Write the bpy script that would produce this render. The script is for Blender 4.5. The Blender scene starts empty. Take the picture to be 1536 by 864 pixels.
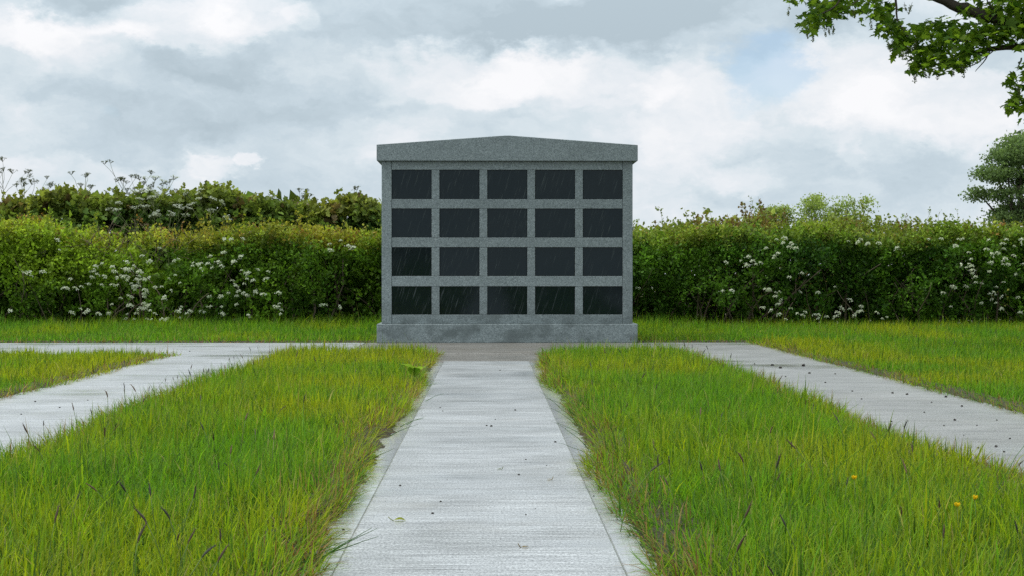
import bpy, math, random
import numpy as np

random.seed(7)
RNG = np.random.default_rng(7)
R = math.radians
scene = bpy.context.scene

# ------------------------------------------------------------------ camera
CAM_H = 0.69
F_PX = 2133.0          # focal length in pixels of the 1536 px wide photograph
cam_d = bpy.data.cameras.new("camera")
cam_d.sensor_width = 36.0
cam_d.lens = 36.0 * F_PX / 1536.0
cam_d.clip_end = 3000.0
cam = bpy.data.objects.new("camera", cam_d)
scene.collection.objects.link(cam)
cam.location = (0, 0, CAM_H)
cam.rotation_euler = (R(90) - math.atan(20 / F_PX), 0, -math.atan(34 / F_PX))
scene.camera = cam


def at(px, py, y):
    """ground-plan helper: where something seen at (px, py) stands when it is y metres away"""
    return ((px - 734) / F_PX * y, y, CAM_H + (412 - py) / F_PX * y)


# ------------------------------------------------------------------ sky
SUN_EL, SUN_AZ = R(63), R(-100)     # high on the left, veiled by cloud
SUN_POWER, SUN_ANGLE = 1.5, R(12)
world = bpy.data.worlds.new("World")
scene.world = world
world.use_nodes = True
wt = world.node_tree
wt.nodes.clear()


def wn(kind, **kw):
    n = wt.nodes.new(kind)
    for k, v in kw.items():
        setattr(n, k, v)
    return n


def wl(a, b):
    wt.links.new(a, b)


def wmath(op, a, b=None, clamp=False):
    n = wn("ShaderNodeMath", operation=op, use_clamp=clamp)
    for i, v in enumerate((a, b)):
        if v is None:
            continue
        if isinstance(v, (int, float)):
            n.inputs[i].default_value = v
        else:
            wl(v, n.inputs[i])
    return n.outputs[0]


def wvec(op, a, b):
    n = wn("ShaderNodeVectorMath", operation=op)
    for i, v in enumerate((a, b)):
        if isinstance(v, tuple):
            n.inputs[i].default_value = v
        else:
            wl(v, n.inputs[i])
    return n


def wnoise(vec, scale, detail, rough):
    n = wn("ShaderNodeTexNoise")
    n.inputs["Scale"].default_value = scale
    n.inputs["Detail"].default_value = detail
    n.inputs["Roughness"].default_value = rough
    wl(vec, n.inputs["Vector"])
    return n


tc = wn("ShaderNodeTexCoord")
direction = tc.outputs["Generated"]
stretched = wvec("MULTIPLY", direction, (1.0, 1.0, 1.7)).outputs[0]
# clouds are pushed about by two octaves of turbulence
w1 = wnoise(stretched, 11.0, 10, 0.64)
w1c = wvec("SUBTRACT", w1.outputs["Color"], (0.5, 0.5, 0.5)).outputs[0]
w1s = wvec("MULTIPLY", w1c, (0.105, 0.105, 0.070)).outputs[0]
warped = wvec("ADD", direction, w1s).outputs[0]
warp_st = wvec("MULTIPLY", warped, (1.0, 1.0, 1.9)).outputs[0]
n_big = wnoise(warp_st, 5.5, 9, 0.55).outputs["Fac"]
lit = wvec("ADD", warp_st, (-0.012, 0.0, 0.03)).outputs[0]
n_lit = wnoise(lit, 5.5, 9, 0.55).outputs["Fac"]
relief = wmath("MULTIPLY", wmath("SUBTRACT", n_big, n_lit), 1.9)
bright = wmath("ADD", wmath("MULTIPLY", wmath("SUBTRACT", n_big, 0.5), 0.70), 0.53)
bright = wmath("ADD", bright, relief)


vor = wn("ShaderNodeTexVoronoi", feature="F1", normalize=True)
vor.inputs["Scale"].default_value = 17.0
vor.inputs["Detail"].default_value = 2.0
vor.inputs["Roughness"].default_value = 0.55
wl(warp_st, vor.inputs["Vector"])
puff = wmath("SUBTRACT", vor.outputs["Distance"], 0.38)          # rounded cauliflower heads
bright = wmath("SUBTRACT", bright, wmath("MULTIPLY", puff, 0.30))


def blob(px, py, rx, ry):
    """soft-edged cloud bank at a bearing in the sky"""
    d = np.array([(px - 734) / F_PX, 1.0, (412 - py) / F_PX])
    d = d / np.linalg.norm(d)
    off = wvec("SUBTRACT", warped, tuple(d)).outputs[0]
    sc = wvec("MULTIPLY", off, (F_PX / rx, 1.2, F_PX / ry)).outputs[0]
    ln = wn("ShaderNodeVectorMath", operation="LENGTH")
    wl(sc, ln.inputs[0])
    mr = wn("ShaderNodeMapRange", interpolation_type="SMOOTHSTEP")
    mr.inputs["From Min"].default_value = 1.22
    mr.inputs["From Max"].default_value = 0.62
    wl(wmath("ADD", ln.outputs["Value"], wmath("MULTIPLY", puff, 0.9)), mr.inputs["Value"])
    return mr.outputs["Result"]


for px, py, rx, ry, wgt in [
    (60, 5, 150, 30, -.40), (30, 45, 100, 32, .34), (130, 80, 90, 50, .22),
    (265, 35, 100, 34, .42), (380, 20, 70, 34, .34), (440, 32, 36, 24, .25),
    (250, 140, 175, 76, -.26), (310, 85, 95, 44, -.26), (700, 28, 330, 54, -.33),
    (1010, 40, 280, 48, -.32), (700, 112, 160, 42, .42), (880, 115, 150, 52, .38),
    (1050, 175, 100, 66, .22), (1275, 112, 110, 58, .42), (1410, 150, 130, 66, .36),
    (1330, 200, 80, 40, .22), (1230, 255, 170, 58, -.14), (385, 243, 20, 11, .40),
    (330, 256, 38, 20, .32), (295, 276, 34, 13, .26), (60, 268, 170, 32, .18),
    (480, 265, 120, 44, -.10), (1125, 262, 52, 24, .20), (1281, 240, 26, 26, .16),
    (560, 170, 120, 60, -.04), (150, 215, 200, 28, -.10), (620, 215, 70, 40, .10)]:
    bright = wmath("ADD", bright, wmath("MULTIPLY", blob(px, py, rx, ry), wgt))
ramp = wn("ShaderNodeValToRGB")
cr = ramp.color_ramp
cr.elements[0].position, cr.elements[0].color = 0.0, (0.46, 0.555, 0.62, 1)
cr.elements[1].position, cr.elements[1].color = 1.0, (0.945, 0.95, 0.97, 1)
for p, c in [(0.24, (0.56, 0.66, 0.73, 1)), (0.44, (0.675, 0.76, 0.815, 1)), (0.62, (0.79, 0.835, 0.88, 1)), (0.80, (0.875, 0.895, 0.925, 1))]:
    e = cr.elements.new(p)
    e.color = c
wl(wmath("MULTIPLY", bright, 0.80), ramp.inputs["Fac"])
cloud = wvec("MULTIPLY", ramp.outputs["Color"], (7.4, 7.4, 7.4)).outputs[0]   # background strength is 0.1
sky = wn("ShaderNodeTexSky", sky_type="NISHITA")
sky.sun_disc = False
sky.sun_elevation = SUN_EL
sky.sun_rotation = SUN_AZ
# gaps of clear sky between the clouds
gap_n = wnoise(warp_st, 3.2, 5, 0.5).outputs["Fac"]
gap_m = wn("ShaderNodeMapRange")
gap_m.inputs["From Min"].default_value = 0.66
gap_m.inputs["From Max"].default_value = 0.76
wl(gap_n, gap_m.inputs["Value"])
gap = wmath("MAXIMUM", gap_m.outputs["Result"], wmath("MULTIPLY", blob(1160, 102, 62, 46), 0.8))
mixc = wn("ShaderNodeMix", data_type="RGBA")
wl(wmath("MULTIPLY", gap, 0.80), mixc.inputs["Factor"])
wl(cloud, mixc.inputs["A"])
wl(wvec("MULTIPLY", sky.outputs["Color"], (1.15, 1.15, 1.15)).outputs[0], mixc.inputs["B"])
# a clouded sky is brighter overhead than at the horizon
sep = wn("ShaderNodeSeparateXYZ")
wl(direction, sep.inputs[0])
up = wmath("MAXIMUM", wmath("SUBTRACT", sep.outputs["Z"], 0.15), 0.0)
gain = wmath("ADD", wmath("MULTIPLY", up, 1.1), 1.0)
fin = wn("ShaderNodeVectorMath", operation="SCALE")
wl(mixc.outputs["Result"], fin.inputs[0])
wl(gain, fin.inputs["Scale"])
bg = wn("ShaderNodeBackground")
bg.inputs["Strength"].default_value = 0.1
wl(fin.outputs[0], bg.inputs["Color"])
wl(bg.outputs[0], wn("ShaderNodeOutputWorld").inputs["Surface"])

sun_d = bpy.data.lights.new("sun", "SUN")
sun_d.energy = SUN_POWER
sun_d.angle = SUN_ANGLE
sun_d.color = (1.0, 0.965, 0.90)
sun = bpy.data.objects.new("sun", sun_d)
scene.collection.objects.link(sun)
sun.location = (0, 0, 30)
_sv = (math.sin(SUN_AZ) * math.cos(SUN_EL), math.cos(SUN_AZ) * math.cos(SUN_EL), math.sin(SUN_EL))
from mathutils import Vector
sun.rotation_euler = Vector(_sv).to_track_quat("Z", "Y").to_euler()

scene.view_settings.view_transform = "Standard"
scene.view_settings.look = "None"
scene.view_settings.exposure = 0.45
scene.view_settings.gamma = 1.0
scene.cycles.use_denoising = False      # keep the fine grain of leaf and blade
scene.cycles.max_bounces = 6
scene.cycles.diffuse_bounces = 3
scene.cycles.glossy_bounces = 3
scene.cycles.transmission_bounces = 4

# ------------------------------------------------------------------ helpers
COL = scene.collection


def tag(o, label=None, cat=None, group=None, kind=None):
    for k, v in (("label", label), ("category", cat), ("group", group), ("kind", kind)):
        if v:
            o[k] = v
    return o


def empty(name, loc=(0, 0, 0), rz=0.0):
    o = bpy.data.objects.new(name, None)
    o.empty_display_size = 0.05
    o.location = loc
    o.rotation_euler = (0, 0, rz)
    COL.objects.link(o)
    return o


def link(name, me, parent=None, mat=None):
    o = bpy.data.objects.new(name, me)
    if mat and not me.materials:
        me.materials.append(mat)
    COL.objects.link(o)
    if parent is not None:
        o.parent = parent
    return o


def mesh(name, V, faces, col=None, smooth=False):
    """mesh from arrays; faces: list of (k,n) index arrays; col: per-vertex linear RGB"""
    me = bpy.data.meshes.new(name)
    V = np.asarray(V, dtype=np.float32)
    me.vertices.add(len(V))
    me.vertices.foreach_set("co", V.ravel())
    loops, starts, tot = [], [], 0
    for f in faces:
        f = np.asarray(f, dtype=np.int32)
        if f.size == 0:
            continue
        k, n = f.shape
        loops.append(f.ravel())
        starts.append(np.arange(k, dtype=np.int32) * n + tot)
        tot += k * n
    loops = np.concatenate(loops)
    starts = np.concatenate(starts)
    me.loops.add(len(loops))
    me.loops.foreach_set("vertex_index", loops)
    me.polygons.add(len(starts))
    me.polygons.foreach_set("loop_start", starts)
    me.polygons.foreach_set("use_smooth", np.full(len(starts), bool(smooth)))
    if col is not None:
        a = me.attributes.new("Col", "FLOAT_COLOR", "POINT")
        c = np.ones((len(V), 4), dtype=np.float32)
        c[:, :3] = col
        a.data.foreach_set("color", c.ravel())
    me.update(calc_edges=True)
    return me


class Soup:
    """collects vertices, faces and colours of one mesh"""
    def __init__(s):
        s.V, s.F, s.C, s.n = [], {}, [], 0

    def add(s, V, faces, col=(1, 1, 1)):
        V = np.asarray(V, dtype=np.float64)
        for f in faces:
            f = np.asarray(f)
            if f.size:
                s.F.setdefault(f.shape[1], []).append(f + s.n)
        s.V.append(V)
        c = np.asarray(col, dtype=np.float64)
        s.C.append(np.broadcast_to(c, (len(V), 3)) if c.ndim == 1 else c)
        s.n += len(V)

    def mesh(s, name, smooth=False):
        return mesh(name, np.concatenate(s.V), [np.concatenate(v) for v in s.F.values()], np.concatenate(s.C), smooth)


def unit(v):
    return v / np.maximum(np.linalg.norm(v, axis=-1, keepdims=True), 1e-9)


def frames(direction_, normal):
    """rotation matrices whose columns are side, direction, normal"""
    d = unit(direction_)
    s = unit(np.cross(d, normal))
    n = np.cross(s, d)
    return np.stack([s, d, n], axis=-1)


def stamp(soup, tv, tf, M, T, size, col):
    """copies of a small template into a soup"""
    tv = np.asarray(tv, float)
    N, k = len(T), len(tv)
    size = np.broadcast_to(np.asarray(size, float), (N,))
    V = np.einsum("nij,kj->nki", M, tv) * size[:, None, None] + T[:, None, :]
    base = (np.arange(N) * k)[:, None, None]
    faces = [(np.asarray(f)[None] + base).reshape(-1, np.asarray(f).shape[1]) for f in tf]
    soup.add(V.reshape(-1, 3), faces, np.repeat(col, k, axis=0))


def tube(pts, rad, sides=6):
    pts = np.asarray(pts, float)
    rad = np.broadcast_to(np.asarray(rad, float), (len(pts),))
    tan = unit(np.gradient(pts, axis=0))
    ref = np.array([0.31, 0.17, 0.93]) if abs(tan[0] @ np.array([0.31, 0.17, 0.93])) < 0.9 else np.array([1., 0, 0])
    a = unit(np.cross(tan, ref))
    b = np.cross(tan, a)
    th = np.arange(sides) * 2 * math.pi / sides
    ring = a[:, None] * np.cos(th)[None, :, None] + b[:, None] * np.sin(th)[None, :, None]
    V = (pts[:, None] + ring * rad[:, None, None]).reshape(-1, 3)
    q = []
    for i in range(len(pts) - 1):
        for j in range(sides):
            j2 = (j + 1) % sides
            q.append((i * sides + j, i * sides + j2, (i + 1) * sides + j2, (i + 1) * sides + j))
    n = len(V)
    V = np.concatenate([V, pts[:1], pts[-1:]])
    t = [(n, (j + 1) % sides, j) for j in range(sides)]
    o = (len(pts) - 1) * sides
    t += [(n + 1, o + j, o + (j + 1) % sides) for j in range(sides)]
    return V, [np.array(q), np.array(t)]


_P = RNG.permutation(4096)


def vnoise(p, seed=0):
    """smooth value noise in 0..1 for (n,3) points"""
    p = np.asarray(p, float) + seed * 17.31
    i = np.floor(p).astype(int)
    f = p - i
    f = f * f * (3 - 2 * f)

    def h(dx, dy, dz):
        a = _P[(i[:, 0] + dx) & 4095]
        b = _P[(a + i[:, 1] + dy) & 4095]
        return _P[(b + i[:, 2] + dz) & 4095] / 4095.0
    r = 0
    for dx in (0, 1):
        for dy in (0, 1):
            for dz in (0, 1):
                w = (f[:, 0] if dx else 1 - f[:, 0]) * (f[:, 1] if dy else 1 - f[:, 1]) * (f[:, 2] if dz else 1 - f[:, 2])
                r = r + w * h(dx, dy, dz)
    return r


def vn2(x, y, scale, seed=0):
    return vnoise(np.stack([x * scale, y * scale, np.zeros_like(x)], 1), seed)


def mixcol(a, b, t):
    t = np.clip(np.asarray(t), 0, 1)[:, None]
    return np.asarray(a) * (1 - t) + np.asarray(b) * t


# ------------------------------------------------------------------ materials
def new_mat(name):
    m = bpy.data.materials.new(name)
    m.use_nodes = True
    m.node_tree.nodes.clear()
    return m, m.node_tree


class NT:
    def __init__(s, name):
        s.m, s.t = new_mat(name)

    def n(s, kind, ins=None, **kw):
        nd = s.t.nodes.new(kind)
        for k, v in kw.items():
            setattr(nd, k, v)
        for k, v in (ins or {}).items():
            if isinstance(v, bpy.types.NodeSocket):
                s.t.links.new(v, nd.inputs[k])
            else:
                nd.inputs[k].default_value = v
        return nd

    def noise(s, vec, scale, detail=3, rough=0.55, out="Fac"):
        return s.n("ShaderNodeTexNoise", {"Vector": vec, "Scale": scale, "Detail": detail, "Roughness": rough}).outputs[out]

    def ramp(s, fac, stops):
        r = s.n("ShaderNodeValToRGB", {"Fac": fac})
        e = r.color_ramp.elements
        e[0].position, e[0].color = stops[0][0], (*stops[0][1], 1)
        e[1].position, e[1].color = stops[-1][0], (*stops[-1][1], 1)
        for p, c in stops[1:-1]:
            e.new(p).color = (*c, 1)
        return r.outputs["Color"]

    def rng(s, v, a, b, c=0.0, d=1.0, smooth=False):
        return s.n("ShaderNodeMapRange", {"Value": v, "From Min": a, "From Max": b, "To Min": c, "To Max": d},
                   interpolation_type="SMOOTHSTEP" if smooth else "LINEAR").outputs["Result"]

    def math(s, op, a, b=0.0):
        return s.n("ShaderNodeMath", {0: a, 1: b}, operation=op).outputs[0]

    def mix(s, fac, a, b, blend="MIX"):
        nd = s.n("ShaderNodeMix", {"Factor": fac, "A": a, "B": b}, data_type="RGBA", blend_type=blend) if False else None
        nd = s.t.nodes.new("ShaderNodeMix")
        nd.data_type, nd.blend_type = "RGBA", blend
        for sock, v in ((nd.inputs[0], fac), (nd.inputs[6], a), (nd.inputs[7], b)):
            if isinstance(v, bpy.types.NodeSocket):
                s.t.links.new(v, sock)
            else:
                sock.default_value = v if not isinstance(v, tuple) else (*v[:3], 1)
        return nd.outputs[2]

    def bump(s, h, strength, dist, normal=None):
        ins = {"Height": h, "Strength": strength, "Distance": dist}
        if normal is not None:
            ins["Normal"] = normal
        return s.n("ShaderNodeBump", ins).outputs["Normal"]

    def out(s, shader):
        s.n("ShaderNodeOutputMaterial", {"Surface": shader})
        return s.m


def leaf_material(name, translucent=0.35, rough=0.45, spec=0.35, gain=1.6):
    k = NT(name)
    c = k.n("ShaderNodeAttribute", attribute_name="Col").outputs["Color"]
    pr = k.n("ShaderNodeBsdfPrincipled", {"Base Color": c, "Roughness": rough, "Specular IOR Level": spec})
    tcol = k.mix(1.0, c, (gain, gain * 1.02, gain * 0.7), "MULTIPLY")
    tr = k.n("ShaderNodeBsdfTranslucent", {"Color": tcol})
    mx = k.n("ShaderNodeMixShader", {0: translucent, 1: pr.outputs[0], 2: tr.outputs[0]})
    return k.out(mx.outputs[0])


def plain_material(name, rough=0.7, spec=0.3):
    k = NT(name)
    c = k.n("ShaderNodeAttribute", attribute_name="Col").outputs["Color"]
    return k.out(k.n("ShaderNodeBsdfPrincipled", {"Base Color": c, "Roughness": rough, "Specular IOR Level": spec}).outputs[0])


def concrete_material(name, base, brown=0.0, wet=0.5, brush=True):
    k = NT(name)
    pos = k.n("ShaderNodeNewGeometry").outputs["Position"]
    # transverse brush marks: fine in y, long in x
    br = k.n("ShaderNodeMapping", {"Vector": pos, "Scale": (3.6, 100.0, 1.0)}).outputs[0]
    b1 = k.noise(br, 1.0, 4, 0.65)
    br2 = k.n("ShaderNodeMapping", {"Vector": pos, "Scale": (1.6, 11.0, 1.0)}).outputs[0]
    b2 = k.noise(br2, 1.0, 4, 0.6)
    grain = k.noise(k.n("ShaderNodeMapping", {"Vector": pos, "Scale": (1.0, 0.55, 1.0)}).outputs[0], 150.0, 4, 0.75)
    blot = k.noise(pos, 2.3, 5, 0.6)
    big = k.noise(pos, 0.8, 3, 0.5)
    dark = k.math("MULTIPLY", k.rng(b2, 0.30, 0.62, 0.80, 1.08), k.rng(b1, 0.34, 0.58, 0.52, 1.16))
    col = k.mix(1.0, (base[0], base[1], base[2]), k.ramp(blot, [(0.25, (0.72, 0.72, 0.70)), (0.75, (1.12, 1.12, 1.12))]), "MULTIPLY")
    col = k.mix(1.0, col, k.n("ShaderNodeCombineColor", {0: dark, 1: dark, 2: dark}).outputs[0], "MULTIPLY")
    g = k.rng(grain, 0.36, 0.64, 0.45, 1.25)
    col = k.mix(1.0, col, k.n("ShaderNodeCombineColor", {0: g, 1: g, 2: g}).outputs[0], "MULTIPLY")
    stain = k.rng(k.noise(pos, 1.6, 6, 0.65), 0.52, 0.75)
    col = k.mix(k.math("MULTIPLY", stain, 0.35 + brown), col, (base[0] * 0.62, base[1] * 0.55, base[2] * 0.44))
    # rain water lies in the low places
    wetn = k.math("ADD", k.math("MULTIPLY", big, 0.6), k.math("MULTIPLY", k.noise(br2, 0.35, 5, 0.6), 0.4))
    film = k.rng(wetn, 0.60 - 0.28 * wet, 0.80 - 0.28 * wet, 0, 1, True)
    rough = k.rng(film, 0, 1, 0.36, 0.08)
    col = k.mix(k.math("MULTIPLY", film, 0.55), col, (base[0] * 1.02, base[1] * 1.05, base[2] * 1.08))  # water film also paler in colour, painting in its reflected sky
    h = k.math("ADD", k.math("MULTIPLY", b1, 0.7), k.math("MULTIPLY", grain, 0.5))
    nrm = k.bump(h, k.rng(film, 0, 1, 0.50, 0.05), 0.004)
    pr = k.n("ShaderNodeBsdfPrincipled", {"Base Color": col, "Roughness": rough, "Specular IOR Level": 0.5, "Normal": nrm})
    return k.out(pr.outputs[0])


def granite_material():
    k = NT("grey_granite")
    tcn = k.n("ShaderNodeTexCoord")
    info = k.n("ShaderNodeObjectInfo")
    pos = k.n("ShaderNodeNewGeometry").outputs["Position"]
    v = k.n("ShaderNodeTexVoronoi", {"Vector": pos, "Scale": 130.0}).outputs["Color"]
    vs = k.n("ShaderNodeSeparateColor", {0: v}).outputs[0]
    f = k.noise(pos, 75.0, 4, 0.75)
    sp = k.math("ADD", k.math("MULTIPLY", vs, 0.5), k.math("MULTIPLY", f, 0.5))
    col = k.ramp(sp, [(0.16, (0.080, 0.100, 0.104)), (0.40, (0.170, 0.205, 0.208)), (0.62, (0.215, 0.255, 0.258)), (0.88, (0.34, 0.385, 0.39))])
    # damp patches soaked into the stone
    dn = k.n("ShaderNodeMapping", {"Vector": pos, "Scale": (1.0, 1.0, 1.7)}).outputs[0]
    damp = k.rng(k.noise(dn, 3.2, 5, 0.6), 0.46, 0.62)
    z = k.n("ShaderNodeSeparateXYZ", {0: pos}).outputs[2]
    low = k.rng(z, 0.20, 0.42, 1.0, 0.25)
    dampf = k.math("MULTIPLY", damp, low)
    col = k.mix(k.math("MULTIPLY", dampf, 0.75), col, (0.085, 0.105, 0.105))
    rv = k.rng(info.outputs["Random"], 0, 1, 0.93, 1.06)
    col = k.mix(1.0, col, k.n("ShaderNodeCombineColor", {0: rv, 1: rv, 2: rv}).outputs[0], "MULTIPLY")
    rough = k.rng(dampf, 0, 1, 0.62, 0.35)
    pr = k.n("ShaderNodeBsdfPrincipled", {"Base Color": col, "Roughness": rough, "Specular IOR Level": 0.4,
                                          "Normal": k.bump(sp, 0.25, 0.002)})
    return k.out(pr.outputs[0])


def panel_material():
    """polished black granite, with pale slanted streaks of falling rain painted into its colour"""
    k = NT("polished_black_granite")
    pos = k.n("ShaderNodeNewGeometry").outputs["Position"]
    fine = k.noise(pos, 170.0, 3, 0.7)
    col = k.mix(k.rng(fine, 0.35, 0.75), (0.004, 0.008, 0.010), (0.009, 0.015, 0.018))
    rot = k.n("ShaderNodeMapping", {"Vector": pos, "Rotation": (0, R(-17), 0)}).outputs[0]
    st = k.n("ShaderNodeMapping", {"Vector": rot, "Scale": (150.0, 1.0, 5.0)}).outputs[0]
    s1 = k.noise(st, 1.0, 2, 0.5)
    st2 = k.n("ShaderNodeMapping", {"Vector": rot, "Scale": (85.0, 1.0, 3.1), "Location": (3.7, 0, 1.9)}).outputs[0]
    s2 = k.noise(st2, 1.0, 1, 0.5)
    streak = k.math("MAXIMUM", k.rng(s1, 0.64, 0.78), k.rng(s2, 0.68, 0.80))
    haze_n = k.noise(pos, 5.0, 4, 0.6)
    col = k.mix(k.math("MULTIPLY", streak, 0.33), col, (0.17, 0.20, 0.19))  # streaks of rain falling through the air, painted on to the panel
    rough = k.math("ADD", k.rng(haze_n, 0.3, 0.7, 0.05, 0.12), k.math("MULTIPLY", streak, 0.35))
    pr = k.n("ShaderNodeBsdfPrincipled", {"Base Color": col, "Roughness": rough, "Specular IOR Level": 0.28, "Specular Tint": (0.86, 0.97, 1.0, 1),
                                          "Normal": k.bump(streak, 0.15, 0.001)})
    return k.out(pr.outputs[0])


def soil_material():
    k = NT("lawn_soil")
    pos = k.n("ShaderNodeNewGeometry").outputs["Position"]
    n1 = k.noise(pos, 55.0, 6, 0.75)
    n2 = k.noise(pos, 0.9, 4, 0.6)
    col = k.ramp(n1, [(0.25, (0.022, 0.015, 0.009)), (0.55, (0.055, 0.036, 0.018)), (0.8, (0.11, 0.070, 0.034))])
    col = k.mix(k.rng(n2, 0.4, 0.65, 0.1, 0.6), col, (0.05, 0.075, 0.018))
    pr = k.n("ShaderNodeBsdfPrincipled", {"Base Color": col, "Roughness": 0.85, "Normal": k.bump(n1, 0.8, 0.02)})
    return k.out(pr.outputs[0])


def simple(name, col, rough=0.6, spec=0.3):
    k = NT(name)
    pos = k.n("ShaderNodeNewGeometry").outputs["Position"]
    n = k.noise(pos, 120.0, 3, 0.6)
    c = k.mix(n, tuple(x * 0.7 for x in col), tuple(x * 1.3 for x in col))
    return k.out(k.n("ShaderNodeBsdfPrincipled", {"Base Color": c, "Roughness": rough, "Specular IOR Level": spec}).outputs[0])


MAT_GRASS = leaf_material("grass_blade", 0.45, 0.55, 0.14, 1.8)
MAT_HEDGE = leaf_material("hedge_leaf", 0.32, 0.5, 0.16, 1.7)
MAT_TREE = leaf_material("tree_leaf", 0.50, 0.5, 0.16, 2.0)
MAT_BARK = plain_material("bark", 0.85, 0.2)
MAT_STEM = plain_material("grass_stem", 0.6, 0.3)
MAT_PETAL = leaf_material("petal", 0.25, 0.55, 0.2, 1.1)
MAT_SOIL = soil_material()
MAT_GRANITE = granite_material()
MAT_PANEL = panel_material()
MAT_CONC = concrete_material("wet_concrete", (0.45, 0.465, 0.47), wet=0.46)
MAT_CONC_LEFT = concrete_material("rain_covered_concrete", (0.47, 0.485, 0.495), wet=0.45)
MAT_CONC_STRIP = concrete_material("flooded_concrete", (0.47, 0.48, 0.48), wet=1.2)
MAT_CONC_BROWN = concrete_material("brown_concrete", (0.27, 0.255, 0.23), brown=0.2, wet=0.3)  # darker, browner concrete tone for the middle slabs
MAT_CONC_SIDE = concrete_material("damp_concrete", (0.30, 0.30, 0.285), wet=0.50)
MAT_CORE = simple("dark_core", (0.06, 0.065, 0.065), 0.9)  # dark filling behind the panels and joints
MAT_CLOD = simple("dark_soil_clod", (0.028, 0.024, 0.020), 0.7)


# ------------------------------------------------------------------ bevelled boxes
def box_mesh(name, x0, x1, y0, y1, z0, z1, bev=0.003):
    """box with chamfered edges, 24 vertices"""
    V, idx = [], {}
    for ax in range(3):
        for sx in (0, 1):
            for sy in (0, 1):
                for sz in (0, 1):
                    s = (sx, sy, sz)
                    p = []
                    for a, (lo, hi) in enumerate(((x0, x1), (y0, y1), (z0, z1))):
                        v = hi if s[a] else lo
                        if a != ax:
                            v += -bev if s[a] else bev
                        p.append(v)
                    idx[(ax, s)] = len(V)
                    V.append(p)
    F4, F3 = [], []
    for ax in range(3):
        o = [a for a in range(3) if a != ax]
        for side in (0, 1):
            q = []
            for u, v in ((0, 0), (1, 0), (1, 1), (0, 1)):
                s = [0, 0, 0]
                s[ax] = side
                s[o[0]], s[o[1]] = u, v
                q.append(idx[(ax, tuple(s))])
            F4.append(q)
    for ax in range(3):                    # chamfers along each axis
        o = [a for a in range(3) if a != ax]
        for u in (0, 1):
            for v in (0, 1):
                q = []
                for fa, e in ((o[0], 0), (o[0], 1), (o[1], 1), (o[1], 0)):
                    s = [0, 0, 0]
                    s[ax], s[o[0]], s[o[1]] = e, u, v
                    q.append(idx[(fa, tuple(s))])
                F4.append(q)
    for sx in (0, 1):
        for sy in (0, 1):
            for sz in (0, 1):
                F3.append([idx[(a, (sx, sy, sz))] for a in range(3)])
    V = np.array(V)
    c = V.mean(0)

    def fix(F):
        r = []
        for f in F:
            p = V[f]
            n = np.cross(p[1] - p[0], p[2] - p[0])
            r.append(f if n @ (p.mean(0) - c) > 0 else f[::-1])
        return np.array(r)
    return mesh(name, V, [fix(F4), fix(F3)])


def box(name, x0, x1, y0, y1, z0, z1, mat, parent=None, bev=0.003):
    return link(name, box_mesh(name, x0, x1, y0, y1, z0, z1, bev), parent, mat)


# ------------------------------------------------------------------ ground and paths
gx = np.concatenate([[-300, -150, -80], np.linspace(-24, 24, 49), [80, 150, 300]])
gy = np.concatenate([[-60, -10], np.linspace(0, 40, 41), [90, 200, 400]])
GX, GY = np.meshgrid(gx, gy)
GZ = np.full_like(GX, -0.03)
gi = np.arange(GX.size).reshape(GX.shape)
ground = link("ground", mesh("ground", np.stack([GX, GY, GZ], -1).reshape(-1, 3),
                             [np.stack([gi[:-1, :-1], gi[:-1, 1:], gi[1:, 1:], gi[1:, :-1]], -1).reshape(-1, 4)]), None, MAT_SOIL)
tag(ground, kind="structure")

# central path: a row of slabs between two low wet edging strips
CX0, CX1, SX0, SX1 = -0.363, 0.317, -0.52, 0.48
central = tag(empty("central_path"), kind="structure")
for a, b in ((0.2, 3.0), (3.0, 11.33)):
    box("concrete_slab", CX0, CX1, a + 0.004, b - 0.004, -0.08, 0.0, MAT_CONC, central, 0.004)
for a, b in ((0.2, 11.33),):
    box("edging_strip", SX0, CX0 - 0.003, a, b - 0.004, -0.08, -0.009, MAT_CONC_STRIP, central, 0.003)
    box("edging_strip", CX1 + 0.003, SX1, a, b - 0.004, -0.08, -0.009, MAT_CONC_STRIP, central, 0.003)
box("landing_slab", SX0, SX1, 11.338, 12.44, -0.08, -0.004, MAT_CONC_BROWN, central, 0.004)

cross = tag(empty("cross_path"), kind="structure")
for a, b, m in ((-14.0, -10.4, MAT_CONC_LEFT), (-10.4, -7.2, MAT_CONC_LEFT), (-7.2, -4.2, MAT_CONC_LEFT), (-4.2, -1.25, MAT_CONC_LEFT),
                (-1.25, 1.50, MAT_CONC_BROWN), (1.50, 2.68, MAT_CONC_SIDE)):
    box("concrete_slab", a + 0.004, b - 0.004, 12.448, 14.40, -0.08, 0.0, m, cross, 0.004)
leftp = tag(empty("left_path"), kind="structure")
for a, b in ((1.0, 5.2), (5.2, 8.8), (8.8, 12.44)):
    box("concrete_slab", -2.76, -1.76, a + 0.004, b - 0.004, -0.08, 0.0, MAT_CONC_LEFT, leftp, 0.004)
rightp = tag(empty("right_path"), kind="structure")
for a, b in ((1.0, 4.7), (4.7, 8.4), (8.4, 12.44)):
    box("concrete_slab", 1.68, 2.68, a + 0.004, b - 0.004, -0.08, 0.0, MAT_CONC_SIDE, rightp, 0.004)

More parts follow.
